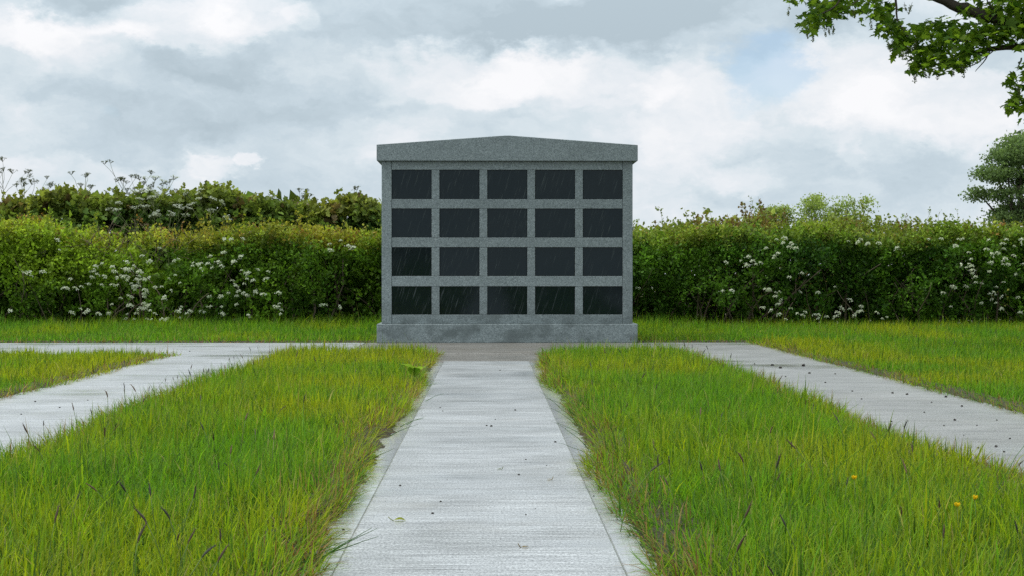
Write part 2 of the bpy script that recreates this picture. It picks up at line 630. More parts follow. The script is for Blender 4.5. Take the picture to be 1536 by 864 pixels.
# crumbly soil banked up where the turf meets the concrete
def soil_edge(along, fixed, sign, a, b, seed, axis="y"):
    """along a line x = fixed (axis y) or y = fixed (axis x); sign points into the lawn"""
    n, m = int((b - a) / 0.012), 12
    t = np.linspace(a, b, n)
    u = np.linspace(-0.035, 0.16, m)
    T, U = np.meshgrid(t, u, indexing="ij")
    wob = (vn2(T.ravel() * 1.0, U.ravel() * 0, 5.0, seed) - .5) * .035 + (vn2(T.ravel(), U.ravel() * 0, 19.0, seed + 1) - .5) * .030 + (vn2(T.ravel(), U.ravel() * 0, 53.0, seed + 4) - .5) * .02
    e = U.ravel()
    z = -0.016 + 0.030 * np.clip((e + 0.03) / 0.08, 0, 1) + (vn2(T.ravel(), e, 30.0, seed + 2) - .5) * .014 * np.clip((e + .05) / .05, 0, 1)
    off = fixed + sign * (e + wob)
    V = np.stack([off, T.ravel(), z], 1) if axis == "y" else np.stack([T.ravel(), off, z], 1)
    gi_ = np.arange(n * m).reshape(n, m)
    q = np.stack([gi_[:-1, :-1], gi_[:-1, 1:], gi_[1:, 1:], gi_[1:, :-1]], -1).reshape(-1, 4)
    o = link("soil_edge", mesh("soil_edge", V, [q], None, True), None, MAT_SOIL)
    tag(o, kind="structure")


soil_edge(None, -0.452, -1, 1.5, 11.9, 3)
soil_edge(None, 0.415, 1, 1.5, 11.9, 4)
soil_edge(None, -1.79, 1, 3.0, 12.4, 5)
soil_edge(None, 1.73, -1, 3.0, 12.4, 6)
soil_edge(None, -2.72, -1, 4.0, 11.7, 7)
soil_edge(None, 2.65, 1, 3.0, 14.4, 8)
soil_edge(None, 14.44, 1, -10.0, 2.7, 9, "x")

# ------------------------------------------------------------------ columbarium
MX, MY = 0.182, 14.40                    # centre line, face of the rails
monument = tag(empty("columbarium", (MX, MY, 0)),
               "grey granite columbarium with twenty black niche panels and shallow gabled cap", "columbarium")
D = 0.80                                 # depth
HW, PIL, MUL, PW = 1.27, 0.10, 0.081, 0.4032
rows = [(0.285, 0.572), (0.676, 0.968), (1.066, 1.360), (1.455, 1.752)]
box("plinth", -1.317, 1.317, -0.052, D + 0.05, 0.0, 0.192, MAT_GRANITE, monument, 0.005)
box("core", -HW + 0.02, HW - 0.02, 0.045, D - 0.02, 0.194, 1.834, MAT_CORE, monument, 0.002)
for s in (-1, 1):
    xa, xb = sorted((s * HW, s * (HW - PIL)))
    box("pilaster", xa, xb, -0.003, D, 0.1935, 1.836, MAT_GRANITE, monument, 0.003)
ix0, ix1 = -HW + PIL + 0.003, HW - PIL - 0.003
rails = [(0.1935, rows[0][0])] + [(rows[i][1], rows[i + 1][0]) for i in range(3)] + [(rows[3][1], 1.836)]
for i, (a, b) in enumerate(rails):
    box("rail", ix0, ix1, 0.0, 0.10, a, b, MAT_GRANITE, monument, 0.002)
for (a, b) in rows:
    x = -HW + PIL
    for c in range(5):
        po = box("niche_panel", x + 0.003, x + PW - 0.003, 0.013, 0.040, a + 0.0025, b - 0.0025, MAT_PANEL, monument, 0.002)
        # each panel hangs a hair out of true, so each mirrors a slightly different piece of the surroundings
        ri = rows.index((a, b))
        tx = float(RNG.uniform(-0.5, 0.5)) + (1.2 if ri == 0 else -1.0 if ri == 1 else 0.0) + (3.2 if (ri, c) == (1, 0) else 0.0)
        tz = float(RNG.uniform(-0.7, 0.7))
        from mathutils import Matrix
        ctr = Vector((x + PW / 2, 0.026, (a + b) / 2))
        po.matrix_local = Matrix.Translation(ctr) @ Matrix.Rotation(R(tx), 4, "X") @ Matrix.Rotation(R(tz), 4, "Z") @ Matrix.Translation(-ctr)
        x += PW
        if c < 4:
            box("mullion", x + 0.0008, x + MUL - 0.0008, 0.001, 0.10, a + 0.0015, b - 0.0015, MAT_GRANITE, monument, 0.002)
            x += MUL


def gable_mesh():
    xs = [-1.317, -0.03, 0.03, 1.317]
    zt = [2.000, 2.093, 2.093, 2.000]
    y0, y1, zb, e = -0.055, D + 0.055, 1.838, 0.004
    prof = [(xs[0] + e, zb), (xs[3] - e, zb), (xs[3], zb + e), (xs[3], zt[3] - e), (xs[3] - e, zt[3]), (xs[2], zt[2]), (xs[1], zt[1]),
            (xs[0] + e, zt[0]), (xs[0], zt[0] - e), (xs[0], zb + e)]
    n = len(prof)
    P = np.array(prof)
    ctr = np.array([0, (zb + 2.04) / 2])
    inner = P + np.sign(ctr - P) * e * 0.8
    rings = [(y0, inner), (y0 + e, P), (y1 - e, P), (y1, inner)]
    V = np.array([(p[0], y, p[1]) for y, r in rings for p in r])
    q = []
    for i in range(3):
        for j in range(n):
            j2 = (j + 1) % n
            q.append((i * n + j, i * n + j2, (i + 1) * n + j2, (i + 1) * n + j))
    return mesh("cap_stone", V, [np.array(q), np.arange(n)[None], (3 * n + np.arange(n))[::-1][None]])


link("cap_stone", gable_mesh(), monument, MAT_GRANITE)

# ------------------------------------------------------------------ grass
YG, GR, DG = np.array((.272, .312, .010)), np.array((.105, .252, .014)), np.array((.034, .100, .016))
STRAW, RUST = np.array((.34, .27, .11)), np.array((.17, .075, .030))


def blades(soup, x, y, z, h, w, lean, curl, az, col, levels=3, tipcol=None):
    """tapered, bent grass blades"""
    N = len(x)
    p = np.stack([x, y, z], 1)
    dirh = np.stack([np.cos(az), np.sin(az), np.zeros(N)], 1)
    side = np.stack([-np.sin(az), np.cos(az), np.zeros(N)], 1)
    pts = [p]
    for i in range(levels):
        th = lean + curl * (i + 0.5) / levels
        seg = (h / levels)[:, None]
        p = p + seg * (dirh * np.sin(th)[:, None] + np.array([0, 0, 1.0]) * np.cos(th)[:, None])
        p[:, 2] = np.maximum(p[:, 2], 0.004)
        pts.append(p)
    V = []
    for i in range(levels):
        ww = (w * (1.0 - 0.75 * (i / levels) ** 1.6))[:, None] * 0.5
        V += [pts[i] - side * ww, pts[i] + side * ww]
    V.append(pts[levels])
    k = 2 * levels + 1
    V = np.stack(V, 1).reshape(-1, 3)
    base = (np.arange(N) * k)[:, None]
    quads = [base + np.array([[2 * i, 2 * i + 1, 2 * i + 3, 2 * i + 2]]) for i in range(levels - 1)]
    tri = base + np.array([[2 * levels - 2, 2 * levels - 1, 2 * levels]])
    C = np.repeat(col[:, None, :], k, axis=1)
    if tipcol is not None:
        t = np.linspace(0, 1, k)[None, :, None] ** 2 * 0.6
        C = C * (1 - t) + tipcol[:, None, :] * t
    soup.add(V, quads + [tri], C.reshape(-1, 3))


def lawn(name, label, region, density, edge, height, seed, green=0.0, extra=None):
    """region: (x0,x1,y0,y1); density(y) per m2; edge(x,y): metres inside the lawn edge, negative outside"""
    rng = np.random.default_rng(seed)
    x0, x1, y0, y1 = region
    s = Soup()
    ys = np.arange(y0, y1, 0.5)
    for ya in ys:
        yb = min(ya + 0.5, y1)
        dn = density((ya + yb) / 2)
        n = int(dn * (x1 - x0) * (yb - ya))
        x, y = rng.uniform(x0, x1, n), rng.uniform(ya, yb, n)
        keep = np.abs(x - 0.1) < 0.42 * y + 1.0
        e = edge(x, y)
        wob = (vn2(x, y, 9.0, seed) - 0.5) * 0.06 + 0.015
        keep &= (e + wob) > 0.0
        # tufts: blades crowd together
        tuft = vn2(x, y, 22.0, seed + 1)
        keep &= rng.random(n) < 0.16 + 0.6 * np.clip(1.0 - e / 0.16, 0, 1) + 1.35 * tuft * (0.55 + 0.9 * vn2(x, y, 7.0, seed + 6))
        x, y, e, tuft = x[keep], y[keep], e[keep], tuft[keep]
        n = len(x)
        if n == 0:
            continue
        far = (ya + yb) / 2
        big = vn2(x, y, 1.3, seed + 2)
        mid = vn2(x, y, 4.5, seed + 3)
        hh = height(x, y) * (0.55 + 0.55 * rng.random(n)) * (0.72 + 0.45 * mid + 0.25 * tuft) * np.clip(0.75 + e * 3.0, 0.6, 1.0)
        tall = rng.random(n) < 0.03
        hh = np.where(tall, hh * 1.55, hh)
        w = (0.0024 + 0.0046 * rng.random(n) ** 1.6) * (1 + max(0, far - 5) * 0.085)
        t = np.clip(0.92 - 1.7 * (big - 0.32) - green + rng.normal(0, 0.22, n) + 0.5 * (mid - 0.5), 0, 1)
        col = mixcol(GR, YG, t)
        dk = rng.random(n)
        col = mixcol(col, DG, np.where(dk < 0.20, 0.85, 0.0))
        col = mixcol(col, STRAW, np.where(dk > 0.97, 0.7, 0.0))
        edgey = np.clip(1.0 - e / 0.16, 0, 1)
        dead = rng.random(n) < edgey * 0.60
        pick = rng.random(n)
        col = np.where((dead & (pick < 0.55))[:, None], mixcol(np.broadcast_to(RUST, (n, 3)), STRAW, rng.random(n) * 0.7), col)
        col = col * rng.uniform(0.65, 1.3, n)[:, None]
        az = rng.uniform(0, 2 * math.pi, n)
        az = np.where(rng.random(n) < 0.45, 6.28 * vn2(x, y, 6.0, seed + 4) * 1.5 + rng.normal(0, .5, n), az)   # tufts lean together
        lean = np.abs(rng.normal(0.18, 0.30, n)) + edgey * rng.uniform(0, 0.6, n)
        curl = rng.normal(0.70, 0.70, n)
        gxx, gyy = edge(x + .01, y) - edge(x - .01, y), edge(x, y + .01) - edge(x, y - .01)
        az = np.where(rng.random(n) < edgey * 0.6, np.arctan2(-gyy, -gxx) + rng.normal(0, .55, n), az)   # edges spill on to the concrete
        flat = rng.random(n) < edgey * 0.25
        lean = np.where(flat, rng.uniform(0.9, 1.4, n), lean)
        tip = col * 0.8 + np.array((.10, .10, .01)) * 0.35
        blades(s, x, y, np.full(n, -0.02), hh + 0.02, w, lean, curl, az, col, 3 if far < 7.5 else 2, tip)
    if extra:
        extra(s, rng)
    o = link(name, s.mesh(name), None, MAT_GRASS)
    return tag(o, label, "grass", kind="stuff")


def dens(y):
    return 8800 if y < 5 else 7000 if y < 7.5 else 5000 if y < 10 else 3600


def strip_edge(xa, xb, yb, ya=-9):
    def f(x, y):
        wv = 0.03 * np.sin(y * 1.3 + xa * 5) + 0.02 * np.sin(y * 3.1 + xb * 3)
        return np.minimum(np.minimum(x - xa + wv, xb - x + wv), np.minimum(yb - y, y - ya))
    return f


def sprawl(items):
    """long loose grass stems: (px, py, y, heading, length, lean, curl, width, shade)"""
    def f(s, rng):
        a = np.array(items, float)
        pos = np.array([at(px, py, y) for px, py, y in a[:, :3]])
        col = mixcol(np.broadcast_to(GR, (len(a), 3)), DG, a[:, 8])
        for i, (px, py, y, az, ln, lean, curl, w, sh) in enumerate(items):
            p = [np.array((pos[i, 0], y, 0.004))]
            for j in range(7):
                th = lean * 0.92 + curl * j / 6 + rng.normal(0, .06)
                hd = az + rng.normal(0, .10)
                q = p[-1] + (ln * 0.72 if lean > 0.85 else ln) / 7 * np.array((math.cos(hd) * math.sin(th), math.sin(hd) * math.sin(th), math.cos(th)))
                q[2] = max(q[2], 0.006)
                p.append(q)
            s.add(*tube(np.array(p), np.linspace(w * .24, w * .07, 8), 4), col=col[i])
    return f


g_h = lambda x, y: 0.085 + 0.055 * vn2(x, y, 2.6, 12)
# sprawling stems that hang over the path edges near the viewer
SL = [(478, 842, 3.42, 0.30, 0.22, 1.2, 0.1, .007, .8), (484, 835, 3.46, 0.15, 0.20, 1.3, 0.1, .007, .9), (470, 848, 3.37, 0.55, 0.24, 1.15, 0.15, .008, .7), (476, 820, 3.55, 0.5, 0.14, 1.1, .2, .006, .8),
      (505, 770, 4.1, 0.3, 0.12, 1.2, .1, .006, .7), (560, 690, 5.3, 0.2, .12, 1.15, .2, .006, .8), (585, 655, 6.05, 0.1, .18, 1.2, .15, .007, .8),
      (455, 845, 3.40, 0.25, 0.17, 1.15, 0.35, .006, .6), (458, 848, 3.38, 0.45, 0.13, 1.1, .4, .006, .7), (452, 840, 3.42, 0.1, 0.12, 1.2, .3, .005, .5),
      (450, 832, 3.45, 0.65, 0.12, 1.0, .5, .005, .5), (446, 850, 3.36, 0.0, 0.14, 1.25, .2, .006, .8), (520, 735, 4.55, 0.45, .10, 1.1, .5, .005, .6),
      (525, 722, 4.7, 0.2, .11, 1.15, .3, .005, .5), (600, 640, 6.4, 0.1, .16, 1.1, .4, .006, .7), (610, 636, 6.5, 0.3, .13, 1.2, .2, .006, .5),
      (638, 602, 7.7, 0.1, .15, 1.15, .3, .006, .6), (60, 800, 3.8, 0.5, .42, .5, .7, .006, .3), (300, 760, 4.2, 0.4, .34, .25, .6, .004, .5),
      (330, 650, 6.2, 1.2, .34, .15, .2, .004, .6), (20, 740, 4.5, 2.2, .30, .5, .8, .006, .2), (215, 640, 6.5, 0.3, .26, .3, .4, .004, .7)]
SR = [(985, 812, 3.68, 3.0, .16, 1.2, .1, .007, .7), (975, 790, 3.85, 2.8, .14, 1.0, .2, .006, .5), (915, 715, 4.85, 3.1, .14, 1.15, .2, .006, .8), (880, 672, 5.66, 2.7, .22, .9, .3, .006, .8), (868, 640, 6.45, 2.9, .24, .85, .3, .006, .8), (850, 612, 7.35, 3.2, .16, 1.1, .2, .006, .7),
      (1000, 800, 3.8, 3.3, .16, 1.15, .35, .006, .6), (1005, 806, 3.78, 3.0, .14, 1.2, .2, .006, .4), (890, 690, 5.3, 2.9, .20, 1.05, .4, .005, .7),
      (870, 655, 6.1, 3.2, .19, 1.1, .3, .005, .8), (862, 640, 6.5, 2.8, .22, .9, .5, .005, .6), (830, 590, 8.3, 3.1, .16, 1.1, .3, .006, .5),
      (1110, 800, 3.8, 0.35, .50, .75, .35, .005, .2), (1180, 800, 3.8, 0.3, .45, .8, .3, .005, .4), (1300, 820, 3.65, 0.4, .36, .6, .5, .006, .1),
      (1420, 790, 3.9, 2.4, .34, .5, .6, .005, .5), (1480, 800, 3.8, 0.5, .32, .5, .5, .006, .2), (1010, 600, 7.8, 2.2, .30, .3, .3, .004, .6),
      (1045, 640, 6.6, 2.3, .28, .4, .3, .004, .7), (1240, 850, 3.4, 1.2, .20, .3, .5, .009, 0.)]
lawn("grass_lawn", "long yellow-green grass between the left and central paths", (-1.90, -0.36, 2.0, 12.5), dens,
     strip_edge(-1.80, -0.452, 12.42), g_h, 21, 0.0, sprawl(SL))
lawn("grass_lawn", "long green grass between the central and right paths", (0.33, 1.82, 2.0, 12.5), dens,
     strip_edge(0.415, 1.73, 12.42), g_h, 22, 0.24, sprawl(SR))


def left_outer_edge(x, y):
    e = np.minimum(-2.70 - x, 12.15 - y)
    c = np.maximum(0, 0.5 - np.hypot(np.minimum(0, -3.2 - x), np.minimum(0, 11.65 - y)))  # rounded corner
    return np.where((x > -3.2) & (y > 11.65), c, e) + 0.02 * np.sin(y * 2.1)


lawn("grass_lawn", "grass corner left of the left path, before the cross path", (-8.5, -2.66, 5.0, 12.3), lambda y: 4200 if y < 9 else 3200,
     left_outer_edge, lambda x, y: np.full_like(x, 0.085), 23, -0.1)


def right_outer_edge(x, y):
    return np.where(y < 14.42, x - 2.64 + 0.02 * np.sin(y * 2.3), 1.0)


lawn("grass_lawn", "broad lawn right of the right path running back to the hedge", (2.62, 9.5, 4.5, 17.9), lambda y: 3800 if y < 9 else 2800 if y < 14 else 2000,
     right_outer_edge, lambda x, y: 0.085 + 0.07 * np.clip((y - 12) / 5, 0, 1), 24, 0.34)


def verge_edge(x, y):
    mon = np.maximum(np.abs(x - MX) - 1.33, np.maximum(14.3 - y, y - 15.28))
    return np.minimum(y - 14.44, mon)


lawn("grass_verge", "strip of grass behind the cross path at the hedge foot", (-9.5, 2.62, 14.4, 17.9), lambda y: 2600,
     verge_edge, lambda x, y: 0.085 + 0.11 * np.clip((y - 15) / 2.3, 0, 1) * (0.6 + 0.8 * vn2(x, y, 1.7, 5)), 25, 0.48)

# ------------------------------------------------------------------ hedges
KITE_V = [(0, 0, 0), (-0.36, 0.45, 0.10), (0, 1.0, -0.06), (0.36, 0.45, 0.10)]
KITE_F = [[(0, 1, 2), (0, 2, 3)]]
# small lobed hawthorn leaf
HAW_V = [(0, 0, 0), (-.40, .38, .08), (-.20, .52, .02), (-.30, .80, .05), (0, 1.0, -.06), (.30, .80, .05), (.20, .52, .02), (.40, .38, .08)]
HAW_F = [[(0, 1, 2), (0, 2, 6), (2, 3, 4), (2, 4, 6), (6, 4, 5), (0, 6, 7)]]


def rand_dirs(rng, n, up=0.0):
    v = rng.normal(size=(n, 3))
    v = unit(v)
    v[:, 2] += up
    return unit(v)


def leaves(soup, rng, P, size, col, tmpl=(KITE_V, KITE_F), up=0.3, out=None, nup=0.5):
    n = len(P)
    d = rand_dirs(rng, n, up)
    if out is not None:
        d = unit(d + out)
    nm = rand_dirs(rng, n, nup)
    stamp(soup, tmpl[0], tmpl[1], frames(d, nm), P, size, col)


def twig_path(rng, p, d, length, steps=4, wander=0.25):
    pts = [np.array(p, float)]
    d = np.array(d, float)
    for i in range(steps):
        d = d + rng.normal(0, wander, 3)
        d /= np.linalg.norm(d)
        pts.append(pts[-1] + d * length / steps)
    return np.array(pts)


def hedge(name, label, x0, x1, yf, thick, ztop, seed, twigs_m, leaf, palette, bare=None, tmpl=(HAW_V, HAW_F), shoots=0, gaps=0.45, z0=0.0, parent_label=None, stems_m=14, cat="hedge"):
    """palette(x,z,rng,top01)->colour; bare(x,z)->0..1 how leafless"""
    rng = np.random.default_rng(seed)
    root = tag(empty(name, ((x0 + x1) / 2, yf + thick / 2, 0)), label, cat)
    off = -np.array([(x0 + x1) / 2, yf + thick / 2, 0])
    n = int(twigs_m * (x1 - x0))
    # front face, top and inside
    kind = rng.random(n)
    x = rng.uniform(x0, x1, n)
    zt = ztop(x)
    u = rng.random(n)
    z = z0 + 0.06 + u * (zt - z0 - 0.06)
    bump = (vnoise(np.stack([x * 2.2, z * 2.2, np.zeros(n)], 1), seed) - 0.5) * 0.50 + (vnoise(np.stack([x * 6, z * 6, np.zeros(n)], 1), seed + 1) - 0.5) * 0.36
    rel = (z - z0) / np.maximum(zt - z0, .1)
    y = yf + bump + 0.28 * np.clip(rel, 0, 1) ** 7 + np.abs(rng.normal(0, 0.07, n)) + 0.18 * np.clip(1 - rel / 0.3, 0, 1)
    top = kind > 0.62
    y = np.where(top, yf + 0.1 + rng.random(n) * thick, y)
    tb = (vnoise(np.stack([x * 2.6, y * 2.6, np.full(n, 3.3)], 1), seed + 2) - 0.5) * 0.22
    z = np.where(top, zt + tb - np.abs(rng.normal(0, 0.06, n)), z)
    inner = (kind > 0.40) & (kind <= 0.62)
    y = np.where(inner, yf + 0.60 + rng.random(n) ** 0.5 * (thick - 0.60), y)
    z = np.where(inner, z0 + 0.05 + rng.random(n) * (zt - z0 - .1), z)
    rel = (z - z0) / np.maximum(zt - z0, .1)
    hole = vnoise(np.stack([x * 3.1, z * 3.4, y * 1.5], 1), seed + 3)
    thr = gaps + 0.42 * np.clip(rel - 0.42, -0.42, 0.6)
    keep = (hole < thr + 0.12) | top | inner
    keep |= rng.random(n) < 0.12
    if bare is not None:
        keep &= rng.random(n) > bare(x, z)
    x, y, z, top, inner, rel = [a[keep] for a in (x, y, z, top, inner, rel)]
    P = np.stack([x, y, z], 1)
    n = len(P)
    L = 13
    fr = np.where(inner, 0.20, 0.075)
    tdir = unit(np.stack([rng.normal(0, .5, n), np.where(top, rng.normal(0, .4, n), -0.8 + rng.normal(0, .4, n)), 0.5 + rng.normal(0, .4, n) + top * 0.6], 1))
    tt = rng.random((n, L))
    Q = P[:, None] + tdir[:, None] * (tt * 0.16 - 0.05)[..., None] + rng.normal(0, 1, (n, L, 3)) * 0.03 * (fr / 0.075)[:, None, None]
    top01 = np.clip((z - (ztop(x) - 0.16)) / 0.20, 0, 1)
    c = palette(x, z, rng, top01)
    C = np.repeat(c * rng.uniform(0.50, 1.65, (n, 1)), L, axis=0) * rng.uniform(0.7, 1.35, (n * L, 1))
    s = Soup()
    sz = rng.uniform(leaf[0], leaf[1], n * L) * np.repeat(np.where(inner, 2.5, 1.0), L)
    deep = np.repeat(inner | (y > yf + 0.75), L)              # leaves at the back need no lobes
    for sel, tm in ((~deep, tmpl), (deep, (KITE_V, KITE_F))):
        leaves(s, rng, Q.reshape(-1, 3)[sel], sz[sel], C[sel], tm, 0.2, np.repeat(tdir, L, axis=0)[sel] * 0.6)
    # loose upright shoots along the top
    bs = Soup()
    for i in range(shoots):
        sx = rng.uniform(x0, x1)
        base = np.array([sx, yf + 0.15 + rng.random() * thick * 0.8, float(ztop(np.array([sx]))[0]) - 0.03])
        ln = rng.uniform(0.10, 0.30) * (1.5 if rng.random() < 0.12 else 1)
        pts = twig_path(rng, base, (rng.normal(0, .25), rng.normal(0, .2), 1), ln, 4, 0.16)
        bs.add(*tube(pts, [.003, .0028, .0022, .0018, .001], 3), col=(.10, .08, .04))
        m = int(ln / 0.02)
        tq = rng.random(m) ** 0.8
        q = np.stack([np.interp(tq * 4, np.arange(5), pts[:, k]) for k in range(3)], 1) + rng.normal(0, .012, (m, 3))
        c2 = np.repeat(palette(np.array([sx]), np.array([9.0]), rng, np.array([1.0])), m, axis=0) * rng.uniform(.7, 1.2, (m, 1))
        leaves(s, rng, q, rng.uniform(leaf[0] * .7, leaf[1] * .9, m), c2, tmpl, 0.5)
    s.V[0] = s.V[0]
    me = s.mesh("foliage")
    fo = link("foliage", me, root, MAT_HEDGE)
    fo.location = off
    fo["kind"] = "stuff"
    # woody stems inside
    for i in range(int(stems_m * (x1 - x0))):
        bx_ = rng.uniform(x0, x1)
        d = (rng.normal(0, .35), rng.normal(0, .2), 1.0)
        ht = float(ztop(np.array([bx_]))[0]) * rng.uniform(0.6, 0.98)
        r0 = rng.uniform(0.006, 0.018)
        pts = twig_path(rng, (bx_, yf + rng.uniform(0.02, thick * 0.8), z0 - 0.03), d, ht, 6, 0.20)
        g = rng.uniform(.7, 1.3)
        bs.add(*tube(pts, np.linspace(r0, r0 * 0.3, 7), 5), col=np.array((.12, .095, .065)) * g)
    if bare is not None:
        # a thicket of bare brown twigs where the leaves are thin
        m = 2600
        bx2 = rng.uniform(x0, x1, m)
        bz2 = rng.uniform(0.15, 1.3, m)
        kp = rng.random(m) < bare(bx2, bz2)
        for px_, pz_ in zip(bx2[kp], bz2[kp]):
            pts = twig_path(rng, (px_, yf + rng.uniform(0.0, .25), pz_), (rng.normal(0, .8), rng.normal(-.2, .3), 0.7), rng.uniform(.15, .35), 4, 0.25)
            bs.add(*tube(pts, np.linspace(.004, .0015, 5), 3), col=np.array((.17, .13, .085)) * rng.uniform(.6, 1.3))
    br = link("branches", bs.mesh("branches", True), root, MAT_BARK)
    br.location = off
    br["kind"] = "stuff"
    return root, off


def pal_left(x, z, rng, top):
    n = len(x)
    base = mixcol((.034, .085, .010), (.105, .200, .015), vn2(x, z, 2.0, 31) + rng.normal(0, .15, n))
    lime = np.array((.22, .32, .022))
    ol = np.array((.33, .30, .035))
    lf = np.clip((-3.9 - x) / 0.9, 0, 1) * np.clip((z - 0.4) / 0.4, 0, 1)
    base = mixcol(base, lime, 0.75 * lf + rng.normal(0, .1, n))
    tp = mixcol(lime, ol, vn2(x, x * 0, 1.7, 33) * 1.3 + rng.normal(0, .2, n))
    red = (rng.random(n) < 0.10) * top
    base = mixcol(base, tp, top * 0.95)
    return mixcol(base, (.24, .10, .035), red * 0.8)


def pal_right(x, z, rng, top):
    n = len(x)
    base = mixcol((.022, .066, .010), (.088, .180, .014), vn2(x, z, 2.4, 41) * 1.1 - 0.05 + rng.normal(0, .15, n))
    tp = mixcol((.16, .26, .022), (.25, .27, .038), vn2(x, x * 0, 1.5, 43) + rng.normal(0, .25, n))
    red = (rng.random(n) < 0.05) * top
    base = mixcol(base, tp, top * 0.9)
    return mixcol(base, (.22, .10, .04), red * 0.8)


def bare_left(x, z):
    a = np.exp(-((x + 4.55) / 0.50) ** 2 - ((z - 0.98) / 0.20) ** 2)
    b = np.exp(-((x + 3.95) / 0.30) ** 2 - ((z - 1.0) / 0.16) ** 2)
    return np.clip(0.9 * a + 0.6 * b, 0, 0.9)


HY = 17.55
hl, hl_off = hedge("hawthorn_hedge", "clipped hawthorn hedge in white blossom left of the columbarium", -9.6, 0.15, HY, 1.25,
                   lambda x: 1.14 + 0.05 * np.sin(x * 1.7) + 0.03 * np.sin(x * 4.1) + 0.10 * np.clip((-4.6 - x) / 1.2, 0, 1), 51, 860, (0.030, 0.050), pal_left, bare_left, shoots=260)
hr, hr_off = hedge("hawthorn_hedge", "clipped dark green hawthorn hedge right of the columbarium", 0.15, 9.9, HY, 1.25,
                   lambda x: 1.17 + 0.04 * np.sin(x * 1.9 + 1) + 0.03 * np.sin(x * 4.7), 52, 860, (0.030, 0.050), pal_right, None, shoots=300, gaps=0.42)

# blossom: flat-topped clusters of small white five-petalled flowers
FLOWER_V = [(0, 0, -.1)] + [(math.cos(a) * (0.5 if i % 2 else 0.28), math.sin(a) * (0.5 if i % 2 else 0.28), 0.05 if i % 2 else 0)
                            for i, a in enumerate(np.arange(10) * math.pi / 5)]
FLOWER_F = [[(0, i + 1, (i + 1) % 10 + 1) for i in range(10)]]


def cluster_mesh(seed):
    rng = np.random.default_rng(seed)
    s = Soup()
    n = 34
    d = unit(np.stack([rng.normal(0, .8, n), -np.abs(rng.normal(.6, .4, n)), rng.normal(.45, .5, n)], 1))
    P = d * np.array((.052, .035, .038)) * rng.uniform(.6, 1.1, (n, 1)) + np.array([(rng.normal(0, .014), 0, rng.normal(0, .010))])
    c = mixcol(np.broadcast_to((.74, .76, .66), (n, 3)), (.62, .68, .48), rng.random(n) * .8)
    stamp(s, FLOWER_V, FLOWER_F, frames(rand_dirs(rng, n), d + rng.normal(0, .35, (n, 3))), P, rng.uniform(.017, .026, n), c)
    return s.mesh("blossom_cluster")


CL = [cluster_mesh(60 + i) for i in range(6)]
for c in CL:
    c.materials.append(MAT_PETAL)


def blossoms(root, off, spots, seed):
    rng = np.random.default_rng(seed)
    for px, py, sx, sy, n in spots:
        for i in range(int(n * 1.15 + .5)):
            x, _, z = at(rng.normal(px, sx * 1.3), rng.normal(py, sy), HY)
            z = min(max(z, 0.14), 1.12)
            o = bpy.data.objects.new("blossom_cluster", CL[int(rng.integers(6))])
            COL.objects.link(o)
            o.parent = root
            bmp = (vnoise(np.array([[x * 2.2, z * 2.2, 0]]), 51 if root is hl else 52)[0] - 0.5) * 0.42
            o.location = (x + off[0], HY - 0.17 + bmp * 1.2 + off[1] + rng.normal(0, .03), z)
            o.rotation_euler = (rng.normal(0, .3), rng.normal(0, .4), rng.normal(0, .4))
            k = rng.uniform(.42, .88)
            o.scale = (k, k, k)


blossoms(hl, hl_off, [(215, 408, 16, 12, 20), (222, 442, 20, 16, 22), (165, 412, 18, 8, 12), (205, 465, 16, 10, 12), (48, 408, 6, 4, 4), (74, 409, 3, 2, 1), (110, 425, 8, 6, 5),
                      (130, 467, 6, 4, 4), (318, 397, 10, 7, 6), (350, 395, 12, 8, 6), (370, 440, 14, 14, 14), (385, 410, 10, 8, 5), (290, 470, 8, 9, 7),
                      (425, 440, 5, 14, 5), (345, 460, 8, 12, 6), (92, 368, 4, 4, 2), (360, 355, 10, 5, 3), (505, 367, 10, 4, 4), (30, 463, 3, 3, 1), (252, 478, 8, 5, 4),
                      (495, 460, 8, 5, 3), (270, 405, 30, 25, 8)], 71)
blossoms(hr, hr_off, [(1130, 392, 16, 8, 8), (1180, 370, 22, 10, 8), (1155, 440, 20, 14, 11), (1175, 470, 12, 10, 7), (1290, 365, 12, 5, 4), (1225, 480, 10, 6, 4),
                      (1283, 472, 14, 7, 7), (1320, 482, 8, 6, 3), (1440, 400, 12, 8, 7), (1490, 395, 24, 14, 12), (1500, 440, 20, 18, 12), (1440, 440, 20, 14, 6), (965, 432, 6, 3, 2), (1520, 365, 10, 8, 5),
                      (1330, 370, 8, 4, 2), (1460, 360, 25, 6, 5), (1200, 420, 18, 10, 4)], 72)

# taller growth behind the clipped hedge
LOBE_V = [(0, 0, 0), (-.30, .05, .03), (-.50, .42, .06), (-.22, .50, 0), (-.34, .78, .05), (0, 1.0, -.10), (.34, .78, .05), (.22, .50, 0), (.50, .42, .06), (.30, .05, .03)]
LOBE_F = [[(0, 1, 3), (1, 2, 3), (0, 3, 7), (3, 4, 5), (3, 5, 7), (7, 5, 6), (0, 7, 9), (9, 7, 8)]]


def pal_back(x, z, rng, top):
    n = len(x)
    base = mixcol((.055, .115, .026), (.115, .165, .026), vn2(x, z, 1.6, 81) * 1.2 + rng.normal(0, .2, n))
    base = mixcol(base, (.26, .27, .040), top * 0.9 * (vn2(x, z, 1.1, 82) + .2))
    return mixcol(base, (.12, .075, .035), (rng.random(n) < .05) * .8)


def pal_bronze(x, z, rng, top):
    n = len(x)
    base = mixcol((.14, .20, .030), (.22, .24, .042), rng.random(n))
    w = np.exp(-((x - 3.6) / 0.7) ** 2)
    return mixcol(base, (.15, .075, .030), (rng.random(n) < 0.10 + .45 * w) * 0.75)


